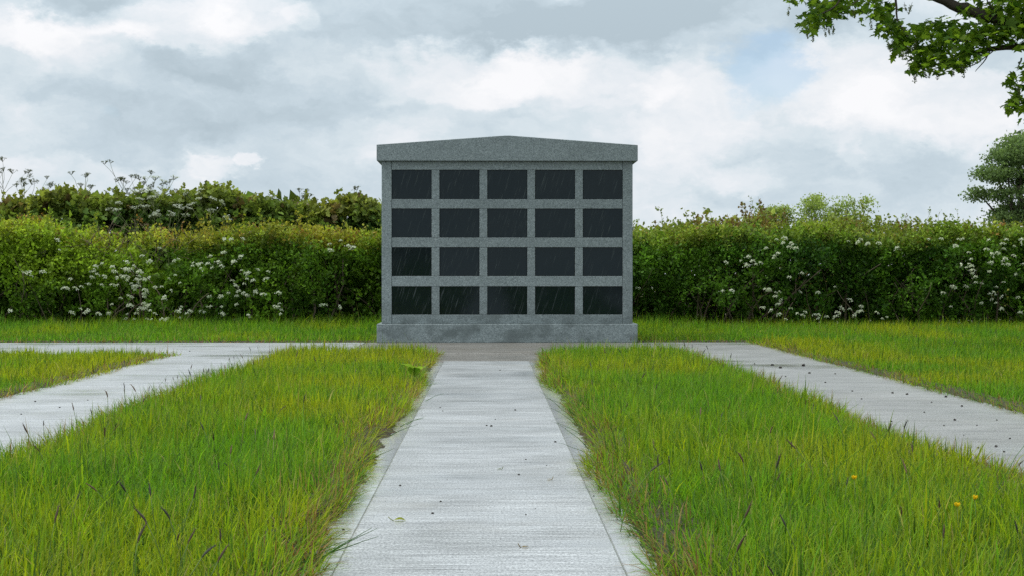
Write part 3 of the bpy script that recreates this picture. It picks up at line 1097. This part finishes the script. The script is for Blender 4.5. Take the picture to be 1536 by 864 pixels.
hedge("overgrown_hedge", "taller broad-leaved overgrown hedge behind the blossoming left hedge", -10.2, -0.4, 19.7, 1.1,
      lambda x: 1.68 + 0.05 * np.sin(x * 1.15 + 0.4) + 0.04 * np.sin(x * 2.9) + 0.04 * np.sin(x * 6.1) - 0.10 * np.clip((x + 3.4) / 2, 0, 1), 53, 420, (0.055, 0.10), pal_back,
      tmpl=(LOBE_V, LOBE_F), shoots=110, gaps=0.60, stems_m=6)
hedge("overgrown_hedge", "loose yellow-bronze growth rising behind the clipped right hedge", 0.9, 9.0, 19.3, 1.0,
      lambda x: 1.25 + 0.12 * np.exp(-((x - 4.2) / 1.6) ** 2) + 0.05 * np.sin(x * 2.3) + 0.05 * np.sin(x * 5.3) - 0.16 * np.clip((x - 5.6) / 1.2, 0, 1), 54, 300, (0.035, 0.06), pal_bronze,
      shoots=200, gaps=0.60, stems_m=5)


# ------------------------------------------------------------------ cow parsley above the left hedge
def umbel_mesh(seed, white):
    rng = np.random.default_rng(seed)
    s = Soup()
    for i in range(11):
        a = rng.uniform(0, 6.28)
        r = 0.055 * math.sqrt(rng.random())
        tip = np.array((math.cos(a) * r, math.sin(a) * r, 0.05 + rng.normal(0, .006)))
        s.add(*tube(np.array([(0, 0, 0), tip * (0.6, 0.6, .55), tip]), [.0026, .0022, .0020], 3), col=(.10, .12, .04))
        n = 7
        P = tip + rng.normal(0, 1, (n, 3)) * (.010, .010, .004)
        c = np.broadcast_to((.66, .70, .60) if white else (.13, .15, .07), (n, 3)) * rng.uniform(.8, 1.1, (n, 1))
        stamp(s, FLOWER_V, FLOWER_F, frames(rand_dirs(rng, n), np.array([[0, 0, 1.0]]) + rng.normal(0, .4, (n, 3))), P, rng.uniform(.010, .016, n), c)
    return s.mesh("umbel")


UMB = [[umbel_mesh(90 + i + 10 * w, w) for i in range(3)] for w in (0, 1)]
for l in UMB:
    for u in l:
        u.materials.append(MAT_PETAL)


def parsley(px, ptop, y, white, seed, label, spread=1.0):
    rng = np.random.default_rng(seed)
    x, _, zt = at(px, ptop, y)
    root = tag(empty("cow_parsley", (x, y, 0)), label, "wildflower", "cow parsley over the left hedge")
    s = Soup()
    H = zt + 0.14
    main = twig_path(rng, (0, 0, 0), (0, 0, 1), H * 0.93, 8, 0.05)
    main[:, :2] -= main[-1, :2] * np.linspace(0, 1, 9)[:, None]
    s.add(*tube(main, np.linspace(.008, .0036, 9), 5), col=(.11, .13, .045))
    ends = [main[-1]]
    for i in range(6):
        t = rng.uniform(0.72, 0.95)
        b = np.array([np.interp(t * 8, np.arange(9), main[:, k]) for k in range(3)])
        a = i * 2.4 + rng.normal(0, .4)
        ln = rng.uniform(.22, .46) * spread
        d = (math.cos(a) * .75, math.sin(a) * .6, 0.9)
        pts = twig_path(rng, b, d, ln, 4, .12)
        s.add(*tube(pts, np.linspace(.0034, .0022, 5), 4), col=(.11, .13, .045))
        ends.append(pts[-1])
        if i % 2 == 0:
            p2 = twig_path(rng, pts[2], (math.cos(a + 1.2), math.sin(a + 1.2), 1.0), ln * .55, 3, .12)
            s.add(*tube(p2, np.linspace(.0026, .0018, 4), 4), col=(.11, .13, .045))
            ends.append(p2[-1])
    st = link("stem", s.mesh("stem", True), root, MAT_STEM)
    for e in ends:
        o = link("umbel", UMB[white][int(rng.integers(3))], st)
        o.location = e
        o.rotation_euler = (rng.normal(0, .25), rng.normal(0, .25), rng.uniform(0, 6))
        k = rng.uniform(.75, 1.15)
        o.scale = (k, k, k)


for i, (px, pt, y, w, lab, sp) in enumerate([
    (8, 258, 20.9, 0, "tall seeding cow parsley at the far left end of the skyline", 1.2),
    (40, 270, 20.9, 0, "cow parsley seed heads second from the left on the skyline", 1.3),
    (132, 262, 20.9, 0, "cow parsley head standing over the highest bump of leafy hedge", .9),
    (188, 270, 20.9, 0, "airy cow parsley head, left of a close pair over the hedge", 1.1),
    (212, 268, 20.9, 0, "airy cow parsley head, right of a close pair over the hedge", 1.1),
    (246, 276, 20.9, 0, "cow parsley rising above pale flowers on the leafy hedge", .9),
    (266, 288, 20.9, 0, "short cow parsley right of the pale flowers on the hedge", .7),
    (455, 298, 20.9, 0, "cow parsley standing on the skyline midway along the left hedge", .8),
    (520, 298, 20.9, 0, "cow parsley on the skyline nearest the columbarium", .8),
    (205, 318, 19.35, 1, "white cow parsley flowering between the two left hedges, leftmost", 1.1),
    (232, 302, 19.5, 1, "white cow parsley flowering high on the leafy left hedge", 1.1),
    (258, 330, 19.3, 1, "white cow parsley flowering low between the two left hedges", 1.0),
    (318, 318, 19.4, 1, "white cow parsley flowering between the two left hedges, rightmost", 1.0)]):
    parsley(px, pt, y, w, 200 + i, lab, sp)


# ------------------------------------------------------------------ trees
def tree(name, label, base, H, trunk_r, lumps, leaf, col_a, col_b, per_m2, seed, limbs=9, group=None, mat=MAT_TREE):
    rng = np.random.default_rng(seed)
    root = tag(empty(name, base), label, "tree", group)
    s = Soup()
    top = twig_path(rng, (0, 0, -0.05), (0, 0, 1), H * 0.72, 7, 0.07)
    s.add(*tube(top, np.linspace(trunk_r, trunk_r * 0.3, 8), 8), col=(.075, .06, .045))
    link("trunk", s.mesh("trunk", True), root, MAT_BARK)
    ls = Soup()
    fs = Soup()
    for (cx, cy, cz, rx, ry, rz) in lumps:
        c = np.array((cx, cy, cz))
        st = top[int(rng.integers(2, 7))]
        mid = (st + c) / 2 + rng.normal(0, .1, 3) * H * .1
        pts = np.array([st, st * .6 + mid * .4, mid, mid * .4 + c * .6, c])
        ls.add(*tube(pts, np.linspace(trunk_r * .4, trunk_r * .08, 5), 5), col=(.07, .06, .045))
        area = 4 * math.pi * ((rx * rz + ry * rz + rx * ry) / 3)
        n = int(area * per_m2 / 12)
        d = rand_dirs(rng, n, 0.15)
        rad = rng.uniform(.45, 1.05, n) ** 0.6
        nz = vnoise(d * 2.2 + c, seed)
        P = c + d * np.array((rx, ry, rz)) * (rad * (0.62 + .62 * nz))[:, None]
        L = 12
        Q = (P[:, None] + rng.normal(0, 1, (n, L, 3)) * leaf * (1.5, 1.5, 0.8)).reshape(-1, 3)
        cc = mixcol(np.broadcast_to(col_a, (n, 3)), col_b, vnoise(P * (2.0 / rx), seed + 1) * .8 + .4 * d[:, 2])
        cc = np.repeat(cc, L, axis=0) * rng.uniform(.75, 1.25, (n * L, 1))
        leaves(fs, rng, Q, rng.uniform(.7, 1.3, n * L) * leaf, cc, (KITE_V, KITE_F), 0.0, None, 0.8)
    link("limbs", ls.mesh("limbs", True), root, MAT_BARK)
    fo = link("crown", fs.mesh("crown"), root, mat)
    fo["kind"] = "stuff"
    return root


# big tree far off at the right
ty = 78.0
tx, _, tz = at(1545, 300, ty)
k = ty / F_PX
far_l = []
for (px, py, rx, ry) in [(1525, 222, 34, 22), (1500, 238, 30, 16), (1560, 230, 40, 28), (1482, 262, 30, 13), (1520, 262, 30, 15), (1468, 291, 20, 10), (1500, 294, 26, 12),
                         (1560, 275, 40, 22), (1600, 250, 45, 30), (1522, 318, 34, 15), (1500, 333, 24, 12), (1570, 320, 44, 22), (1610, 300, 40, 26), (1575, 205, 34, 18), (1625, 225, 30, 22)]:
    X, _, Z = at(px, py, ty)
    far_l.append((X - tx, random.uniform(-1.6, 1.6), Z, rx * k * .95, rx * k * 1.1, ry * k * .92))
tree("broadleaf_tree", "large dark green tree far off behind the hedge at right", (tx, ty, 0), 8.0, 0.32, far_l, 0.15,
     (.085, .135, .050), (.155, .220, .080), 150, 301)
sy = 36.0
for i, (px, pt, w_, h_, lab) in enumerate([
    (1166, 306, 22, 22, "smallest pale shrub-like tree behind the right hedge, leftmost of three"),
    (1222, 290, 34, 34, "pale feathery young tree behind the right hedge, middle of three"),
    (1275, 293, 34, 34, "pale rounded young tree behind the right hedge, rightmost of three")]):
    X, _, Z = at(px, pt, sy)
    k2 = sy / F_PX
    rng = np.random.default_rng(400 + i)
    lm = []
    for j in range(9):
        a = rng.uniform(0, 6.28)
        rr = rng.random() ** .5 * w_ * 1.05 * k2
        lm.append((math.cos(a) * rr, math.sin(a) * rr, Z - (14 + rng.uniform(0, h_ * 1.6)) * k2, 13 * k2, 13 * k2, 14 * k2))
    lm.append((0, 0, Z - 12 * k2, 12 * k2, 12 * k2, 11 * k2))
    tree("young_tree", lab, (X, sy, 0), Z, 0.07, lm, 0.055, (.15, .21, .060), (.27, .33, .085), 520, 410 + i, group="pale trees behind the right hedge")


# ------------------------------------------------------------------ sycamore overhanging at top right
SYC_V = [(0, 0, 0), (-.22, -.02, .01), (-.46, .18, .05), (-.26, .30, .02), (-.50, .58, .07), (-.20, .56, .01), (-.13, .78, .02), (0, 1.0, -.08),
         (.13, .78, .02), (.20, .56, .01), (.50, .58, .07), (.26, .30, .02), (.46, .18, .05), (.22, -.02, .01)]
SYC_F = [[(0, 1, 3), (1, 2, 3), (0, 3, 5), (3, 4, 5), (0, 5, 9), (5, 6, 8), (5, 8, 9), (6, 7, 8), (0, 9, 11), (9, 10, 11), (0, 11, 13), (11, 12, 13)]]
SY = 12.6
syc_base = (at(1800, 0, SY)[0], SY + 0.3, 0)
syc = tag(empty("sycamore_tree", syc_base), "sycamore with drooping flowers whose leafy branches overhang the top right corner", "tree")
sb = np.array(syc_base)


def S(px, py, dy=0.0):
    return np.array(at(px, py, SY + dy)) - sb


def limb(name, pts, r0, r1, parent, sides=7):
    pts = np.array(pts)
    n = len(pts)
    t = np.linspace(0, n - 1, 5 * n)
    # smooth through the points
    P = np.stack([np.interp(t, np.arange(n), pts[:, k]) for k in range(3)], 1)
    for _ in range(3):
        P[1:-1] = (P[:-2] + 2 * P[1:-1] + P[2:]) / 4
    P[1:-1] += np.random.default_rng(n * 7 + int(abs(P[0, 0]) * 100)).normal(0, r1 * .35, (len(P) - 2, 3))
    s = Soup()
    c = np.array((.060, .050, .038))
    s.add(*tube(P, np.linspace(r0, r1, len(P)), sides), col=c)
    return link(name, s.mesh(name, True), parent, MAT_BARK)


trunk = limb("trunk", [(0, 0, -.05), (.05, 0, 1.2), (0, .05, 2.6), (-.1, .1, 4.2), (.05, .1, 6.2)], .26, .08, syc, 10)
A = limb("limb", [(-.02, .05, 2.3), S(1660, 70, .2), S(1570, 50, .05), S(1512, 33), S(1472, 20), S(1417, 0, -.05), S(1340, -38, -.15), S(1240, -60, -.25), S(1160, -50, -.3)], .085, .018, syc)
B = limb("limb", [(-.02, -.05, 2.2), S(1650, 95, -.2), S(1580, 75, -.1), S(1536, 68), S(1490, 71, .05), S(1440, 84, .1), S(1395, 100, .15)], .050, .008, syc)
for pts, r0 in [([S(1340, -38, -.15), S(1345, 0, -.2), S(1347, 30, -.22), S(1365, 55, -.25)], .014),
                ([S(1240, -60, -.25), S(1270, -20, -.3), S(1255, 10, -.3), S(1222, 25, -.35)], .012),
                ([S(1290, -50, -.2), S(1300, -10, -.3), S(1272, 12, -.35)], .009),
                ([S(1512, 33), S(1490, 10, -.1), S(1478, -10, -.15)], .012),
                ([S(1490, 71, .05), S(1480, 90, 0), S(1466, 106, -.05)], .008),
                ([S(1440, 84, .1), S(1410, 75, 0), S(1395, 60, -.05)], .008),
                ([S(1500, 70, 0), S(1460, 100, -.1), S(1420, 100, -.15), S(1385, 104, -.2)], .006),
                ([S(1530, 65, 0), S(1500, 52, -.05), S(1450, 62, -.1), S(1400, 52, -.15)], .009),
                ([S(1580, 75, -.1), S(1560, 110, -.1), S(1530, 128, -.15)], .008),
                ([S(1570, 100, -.1), S(1560, 140, -.1), S(1520, 152, -.15)], .006),
                ([S(1240, -60, -.25), S(1215, -25, -.3), S(1190, 2, -.35)], .008)]:
    limb("twig", pts, r0, r0 * .35, B if pts[0][2] < S(1500, 60)[2] else A, 5)
rng = np.random.default_rng(501)
in_view = [(1232, 18, 20, 17, 74), (1218, 34, 10, 9, 22), (1262, 6, 20, 11, 38), (1296, 0, 14, 8, 16), (1196, -2, 12, 5, 8), (1322, 14, 16, 13, 44), (1336, 38, 15, 12, 40), (1360, 52, 22, 13, 66),
           (1352, 68, 8, 7, 16), (1384, 42, 10, 7, 18), (1408, 32, 10, 5, 10), (1432, 48, 26, 15, 80), (1402, 70, 20, 11, 50), (1385, 92, 16, 10, 40), (1420, 92, 20, 9, 50), (1375, 105, 8, 4, 8),
           (1470, 52, 24, 17, 66), (1452, 78, 16, 9, 34), (1505, 45, 22, 14, 64), (1528, 28, 18, 24, 64), (1520, 5, 26, 10, 46), (1500, 15, 14, 8, 18), (1524, 122, 10, 9, 16), (1527, 148, 10, 8, 20), (1516, 158, 7, 5, 10), (1450, 12, 12, 8, 9)]
outside = [(1180, -60, 60, 26, 120), (1300, -70, 60, 30, 160), (1420, -70, 60, 34, 200), (1560, 30, 26, 60, 190), (1600, 110, 30, 40, 130), (1640, -30, 60, 80, 260), (1530, -90, 70, 50, 220), (1560, 160, 20, 16, 40), (1720, 60, 60, 90, 260),
           (1880, 40, 60, 90, 260), (1980, -60, 70, 80, 240), (1760, -160, 110, 80, 320), (1860, -330, 120, 90, 360), (1680, -300, 90, 70, 240), (1980, -230, 90, 80, 240)]


def syc_points(spots):
    P = []
    for px, py, rx, ry, n in spots:
        n = int(n * (2.4 if spots is in_view else 1.4))
        a = rng.normal(0, .72, (n, 3))
        for j in range(n):
            P.append(S(px + a[j, 0] * rx, py + a[j, 1] * ry, a[j, 2] * 0.28))
    return np.array(P)


def syc_frames(n):
    d = unit(np.stack([rng.normal(0, 1, n), rng.normal(0, 1, n), rng.normal(-.55, .45, n)], 1))
    nm = unit(np.stack([rng.normal(0, .45, n), rng.normal(0, .45, n), np.ones(n)], 1))
    return d, nm


def syc_cols(n):
    c = mixcol(np.broadcast_to((.045, .100, .012), (n, 3)), (.17, .26, .020), rng.random(n) ** 1.2)
    return c * rng.uniform(.8, 1.2, (n, 1))


# leaves one can pick out at the edges are objects of their own
P1 = syc_points(in_view)
pick = rng.random(len(P1)) < 260 / len(P1)
LEAVES = []
for i in range(6):
    s = Soup()
    v = np.array(SYC_V)
    v[:, 2] += .10 * np.sin(v[:, 1] * 3 + i) * (1 if i % 2 else -1)
    v[:, 0] *= 0.9 + .06 * i
    s.add(v, SYC_F, syc_cols(1)[0])
    me = s.mesh("leaf")
    me.materials.append(MAT_TREE)
    LEAVES.append(me)
dd, nn = syc_frames(len(P1))
FR = frames(dd, nn)
for i in np.nonzero(pick)[0]:
    o = link("leaf", LEAVES[i % 6], syc)
    o.matrix_local = Matrix.LocRotScale(Vector(P1[i]), Matrix(FR[i].tolist()).to_quaternion(), Vector((1, 1, 1)) * float(rng.uniform(.055, .085)))
s = Soup()
rest = ~pick
stamp(s, SYC_V, SYC_F, FR[rest], P1[rest], rng.uniform(.050, .085, rest.sum()), syc_cols(rest.sum()))
P2 = syc_points(outside)
d2, n2 = syc_frames(len(P2))
stamp(s, SYC_V, SYC_F, frames(d2, n2), P2, rng.uniform(.08, .14, len(P2)), syc_cols(len(P2)))
fo = link("foliage", s.mesh("foliage"), syc, MAT_TREE)
fo["kind"] = "stuff"


def raceme_mesh(seed):
    r = np.random.default_rng(seed)
    s = Soup()
    L = 0.085
    pts = np.stack([np.cumsum(r.normal(0, .0012, 6)), np.cumsum(r.normal(0, .0012, 6)), -np.linspace(0, L, 6)], 1)
    s.add(*tube(pts, .0012, 4), col=(.12, .15, .05))
    n = 46
    t = r.uniform(.25, 1, n)
    P = np.stack([r.normal(0, .006, n), r.normal(0, .006, n), -t * L], 1) * np.stack([1.2 - .5 * t] * 2 + [np.ones(n)], 1)
    c = np.broadcast_to((.15, .17, .075), (n, 3)) * r.uniform(.6, 1.2, (n, 1))
    stamp(s, FLOWER_V, FLOWER_F, frames(rand_dirs(r, n, -.5), rand_dirs(r, n)), P, r.uniform(.008, .013, n), c)
    return s.mesh("flower_raceme")


RAC = [raceme_mesh(520 + i) for i in range(3)]
for r_ in RAC:
    r_.materials.append(MAT_TREE)
for i, (px, py) in enumerate([(1212, 38), (1221, 42), (1238, 38), (1242, 37), (1252, 36), (1185, 6), (1296, 4), (1280, 8), (1308, 28), (1332, 58), (1338, 60), (1345, 60), (1355, 70), (1361, 68), (1368, 58), (1376, 55),
                             (1374, 102), (1386, 98), (1396, 98), (1412, 100), (1431, 95), (1443, 94), (1448, 96), (1358, 2), (1370, 2), (1405, 36), (1458, 4), (1529, 122), (1365, 62), (1350, 62)]):
    o = link("flower_raceme", RAC[i % 3], syc)
    o.location = S(px, py, rng.normal(-.15, .1))
    o.rotation_euler = (rng.normal(0, .15), rng.normal(0, .15), rng.uniform(0, 6))
    q = rng.uniform(1.0, 1.5)
    o.scale = (q, q, q)


# ------------------------------------------------------------------ foxtail grass stems
def stem_meshes(seed):
    r = np.random.default_rng(seed)
    h = 0.17
    bend = r.uniform(.01, .06)
    t = np.linspace(0, 1, 6)
    pts = np.stack([bend * t ** 2, 0 * t, h * t], 1)
    s = Soup()
    s.add(*tube(pts, np.linspace(.0013, .0009, 6), 4), col=(.10, .15, .03))
    d = unit(pts[-1] - pts[-2])
    L = r.uniform(.024, .038)
    k = np.linspace(0, 1, 7)
    cur = r.uniform(-.006, .014)
    hp = pts[-1] + d * (k * L)[:, None] + np.stack([cur * k ** 2, 0 * k, 0 * k], 1)
    h_ = Soup()
    rad = np.array([.0010, .0020, .0025, .0026, .0022, .0015, .0006]) * r.uniform(.85, 1.15)
    c = [(.065, .050, .036), (.085, .055, .034), (.055, .056, .040), (.11, .066, .036)][seed % 4]
    h_.add(*tube(hp, rad, 6), col=c)
    # bristles
    n = 40
    u = r.uniform(.1, 1, n)
    P = np.stack([np.interp(u, k, hp[:, i]) for i in range(3)], 1)
    dv = unit(rand_dirs(r, n) * .7 + d)
    stamp(h_, [(-.08, 0, 0), (.08, 0, 0), (0, 1, 0)], [[(0, 1, 2)]], frames(dv, rand_dirs(r, n)), P, r.uniform(.005, .009, n), np.broadcast_to(np.array(c) * 1.6, (n, 3)))
    a, b = s.mesh("stem", True), h_.mesh("seed_head")
    a.materials.append(MAT_STEM)
    b.materials.append(MAT_STEM)
    return a, b


FOX = [stem_meshes(i) for i in range(8)]


def foxtail(x, y, label, group, r):
    root = tag(empty("foxtail_grass", (x, y, -0.02), r.uniform(0, 6.28)), label, "grass stem", group, "thing")
    k = r.uniform(.7, 1.12)
    root.scale = (k, k, k)
    root.rotation_euler = (r.normal(0, .12), r.normal(0, .16), r.uniform(0, 6.28))
    a, b = FOX[int(r.integers(8))]
    link("stem", a, root)
    link("seed_head", b, root)


def scatter_fox(n, x0, x1, y0, y1, label, group, seed, power=1.0, pts=()):
    r = np.random.default_rng(seed)
    for (px, py) in pts:                       # the ones that stand out
        zt = 0.17
        y = (CAM_H - zt) * F_PX / (py - 412)
        foxtail((px - 734) / F_PX * y, y, label, group, r)
    for i in range(n):
        y = y0 + (y1 - y0) * r.random() ** power
        foxtail(r.uniform(x0, x1), y, label, group, r)


scatter_fox(18, -1.80, -1.62, 5.0, 11.8, "dark foxtail seed head leaning out over the near edge of the left path", "foxtails along the left path", 605)
scatter_fox(34, -1.60, -0.52, 3.0, 12.2, "dark foxtail seed head in the lawn left of the central path", "foxtails in the lawn left of the central path", 601, 1.3,
            [(265, 760), (252, 782), (282, 770), (262, 792), (268, 748), (210, 810), (292, 826), (235, 822), (160, 690), (100, 715), (195, 700), (35, 845), (330, 790), (360, 690), (440, 535), (300, 590)])
scatter_fox(50, 0.50, 1.62, 3.0, 12.2, "dark foxtail seed head in the lawn right of the central path", "foxtails in the lawn right of the central path", 602, 1.3,
            [(930, 700), (952, 698), (966, 695), (1010, 680), (1066, 700), (1090, 695), (1125, 692), (1158, 700), (1022, 705), (1068, 820), (1080, 765), (1176, 818), (1210, 770), (1180, 690), (985, 700), (1350, 642), (1375, 660), (1335, 640), (1300, 640)])
scatter_fox(40, 3.0, 6.4, 9.0, 15.5, "dark foxtail seed head in the broad lawn right of the right path", "foxtails in the right-hand lawn", 603)
scatter_fox(16, -5.0, -2.85, 9.5, 12.0, "dark foxtail seed head in the grass corner at left", "foxtails in the left grass corner", 604)


# ------------------------------------------------------------------ buttercups
def buttercup(px, py, y, label):
    x, _, z = at(px, py, y)
    root = tag(empty("buttercup", (x, y, 0)), label, "flower", "buttercups in the right lawn")
    s = Soup()
    s.add(*tube([(0.01, 0, -.02), (.004, 0, z * .5), (0, 0, z)], [.0012, .001, .001], 5), col=(.10, .17, .03))
    link("stem", s.mesh("stem", True), root, MAT_STEM)
    c = Soup()
    c.add(*tube([(0, 0, z), (0, 0, z + .004), (0, 0, z + .006)], [.003, .004, .001], 7), col=(.50, .42, .03))
    head = link("flower_head", c.mesh("flower_head", True), root, MAT_PETAL)
    for i in range(5):
        a = i * 2 * math.pi / 5
        q = Soup()
        v = np.array([(0, 0, 0), (-.005, .004, .004), (-.006, .008, .010), (0, .009, .014), (.006, .008, .010), (.005, .004, .004)]) * .85
        c_, s_ = math.cos(a), math.sin(a)
        v = v @ np.array([(c_, -s_, 0), (s_, c_, 0), (0, 0, 1)]).T + (0, 0, z)
        q.add(v, [[(0, 1, 5), (1, 2, 5), (2, 4, 5), (2, 3, 4)]], (.80, .52, .01))
        link("petal", q.mesh("petal"), head, MAT_PETAL)


buttercup(1284, 721, 4.0, "yellow buttercup standing alone in the lawn before the right path")
buttercup(1440, 763, 3.55, "lower left one of two close yellow buttercups near the right edge")
buttercup(1467, 752, 3.62, "upper right one of two close yellow buttercups near the right edge")


# ------------------------------------------------------------------ things lying on the paths
def clod_mesh(seed):
    r = np.random.default_rng(seed)
    V, F = [], []
    rows_, cols_ = 4, 7
    for i in range(rows_):
        for j in range(cols_):
            ph = math.pi * (i + .5) / rows_
            a = 2 * math.pi * j / cols_
            q = r.uniform(.65, 1.2)
            V.append((math.sin(ph) * math.cos(a) * q, math.sin(ph) * math.sin(a) * .8 * q, math.cos(ph) * .6 * r.uniform(.7, 1.3) + .45))
    for i in range(rows_ - 1):
        for j in range(cols_):
            j2 = (j + 1) % cols_
            F.append((i * cols_ + j, (i + 1) * cols_ + j, (i + 1) * cols_ + j2, i * cols_ + j2))
    me = mesh("soil_clod", V, [np.array(F), np.arange(cols_)[None], (3 * cols_ + np.arange(cols_))[::-1][None]])
    me.materials.append(MAT_CLOD)
    return me


CLODS = [clod_mesh(i) for i in range(5)]


ORD = ("", "second ", "third ", "fourth ", "fifth ", "sixth ", "seventh ", "eighth ", "ninth ", "tenth ", "eleventh ", "twelfth ", "thirteenth ", "fourteenth ", "fifteenth ",
       "sixteenth ", "seventeenth ", "eighteenth ", "nineteenth ", "twentieth ", "twenty-first ", "twenty-second ", "twenty-third ", "twenty-fourth ", "twenty-fifth ",
       "twenty-sixth ", "twenty-seventh ", "twenty-eighth ")


def clods(pts, label, group, seed, z=0.0):
    r = np.random.default_rng(seed)
    for rank, (px, py, w) in enumerate(sorted(pts, key=lambda p: -p[1])):
        y = CAM_H * F_PX / (py - 412)
        x = (px - 734) / F_PX * y
        o = link("soil_clod", CLODS[int(r.integers(5))])
        zz = -0.009 if (abs(y) < 11 and (SX0 < x < CX0 - .005 or CX1 + .005 < x < SX1)) else z
        o.location = (x, y, zz - 0.001)
        k = w * y / F_PX * 0.34
        o.scale = (k, k, k)
        o.rotation_euler = (0, 0, r.uniform(0, 6.28))
        tag(o, label + ", " + ORD[rank] + "nearest the viewer", "soil crumb", group)


clods([(773, 616, 6), (730, 639, 5), (737, 640, 7), (664, 617, 4), (600, 729, 7), (661, 753, 6), (649, 771, 8), (515, 790, 8), (527, 735, 6), (510, 752, 8), (789, 690, 5), (778, 713, 7), (820, 699, 4),
       (789, 773, 5), (803, 764, 4), (743, 630, 4), (750, 556, 4), (833, 664, 7), (660, 612, 4), (671, 720, 3), (891, 741, 5), (578, 752, 3), (577, 815, 3)],
      "dark soil crumb on the central path", "soil crumbs on the central path", 701)
clods([(1160, 549, 8), (1172, 553, 8), (1207, 550, 10), (1216, 561, 7), (1133, 547, 5), (1342, 591, 7), (1364, 593, 7), (1423, 597, 8), (1447, 611, 7), (1436, 632, 8), (1281, 588, 5), (1295, 600, 5),
       (1340, 634, 6), (1500, 632, 5), (1472, 674, 7), (1499, 672, 8), (1511, 680, 7), (1401, 605, 5), (1240, 575, 5), (1220, 596, 5), (1390, 620, 5), (1420, 640, 5), (1470, 640, 5), (1180, 566, 5), (1255, 562, 5), (1450, 655, 4), (1520, 660, 6)],
      "dark soil crumb on the right path", "soil crumbs on the right path", 702)
clods([(56, 602, 5), (35, 621, 5), (92, 611, 5), (134, 600, 4), (286, 527, 4), (230, 585, 4)],
      "dark soil crumb on the left path", "soil crumbs on the left path", 703)


def fallen_leaf(px, py, length, rz, col, label, fold=.35):
    y = CAM_H * F_PX / (py - 412)
    x = (px - 734) / F_PX * y
    root = tag(empty("fallen_leaf", (x, y, 0.002), rz), label, "leaf", "fallen leaves on the central path")
    n = 9
    t = np.linspace(0, 1, n)
    w = np.sin(np.pi * t ** .85) * .34 * length
    V = []
    for i in range(n):
        arch = math.sin(math.pi * t[i]) * .10 * length
        V += [(t[i] * length, -w[i], arch + w[i] * fold * .9), (t[i] * length, 0, arch), (t[i] * length, w[i], arch + w[i] * fold)]
    q = []
    for i in range(n - 1):
        for j in (0, 1):
            q.append((i * 3 + j, i * 3 + j + 1, i * 3 + j + 4, i * 3 + j + 3))
    s = Soup()
    s.add(V, [np.array(q)], col)
    link("leaf_blade", s.mesh("leaf_blade", True), root, MAT_TREE)
    s = Soup()
    s.add(*tube([(0, 0, 0), (-.18 * length, .05 * length, .05 * length), (-.42 * length, .02 * length, .01)], [.0014, .0012, .0012], 5), col=np.array(col) * .7)
    link("leaf_stalk", s.mesh("leaf_stalk", True), root, MAT_STEM)


fallen_leaf(590, 782, .036, -.15, (.20, .22, .02), "yellow-green fallen leaf with a curved stalk on the central path")
fallen_leaf(782, 823, .020, 0.1, (.20, .14, .04), "small brown fallen leaf at the near end of the central path", .1)
fallen_leaf(827, 721, .016, 2.9, (.24, .17, .03), "tiny tan fallen leaf toward the right of the central path", .1)
fallen_leaf(752, 705, .018, 2.7, (.14, .17, .04), "tiny dull green fallen leaf in the middle of the central path", .1)


# ------------------------------------------------------------------ broad dock leaves at the path edge
dx, dy, _ = at(622, 572, 9.0)
dock = tag(empty("dock_plant", (dx, dy, 0)), "dock plant with broad light green leaves at the left grass edge", "plant")
for i, (az, ln, el, wd) in enumerate([(3.6, .13, 1.25, .11), (5.6, .12, 1.1, .09), (4.6, .10, 1.2, .08)]):
    n = 9
    t = np.linspace(0, 1, n)
    ang = el - 1.2 * t
    px_ = np.concatenate([[0], np.cumsum(np.cos(ang[:-1]) * ln / (n - 1))])
    pz_ = np.concatenate([[0], np.cumsum(np.sin(ang[:-1]) * ln / (n - 1))]) + .045
    w = wd * np.sin(np.pi * np.clip(t * .93 + .07, 0, 1) ** .8) * .5 + .001
    V = []
    for j in range(n):
        wob = .004 * math.sin(j * 2.1 + i)
        V += [(px_[j], -w[j], pz_[j] + w[j] * .35 + wob), (px_[j], 0, pz_[j]), (px_[j], w[j], pz_[j] + w[j] * .35 - wob)]
    q = [(a * 3 + b, a * 3 + b + 1, a * 3 + b + 4, a * 3 + b + 3) for a in range(n - 1) for b in (0, 1)]
    s = Soup()
    s.add(V, [np.array(q)], np.array((.17, .27, .03)) * (.85 + .06 * i))
    lf = link("leaf", s.mesh("leaf", True), dock, MAT_TREE)
    lf.rotation_euler = (0, 0, az)
s = Soup()
s.add(*tube([(0, 0, -.03), (0, 0, .05)], [.006, .004], 6), col=(.13, .17, .04))
link("stem", s.mesh("stem", True), dock, MAT_STEM)
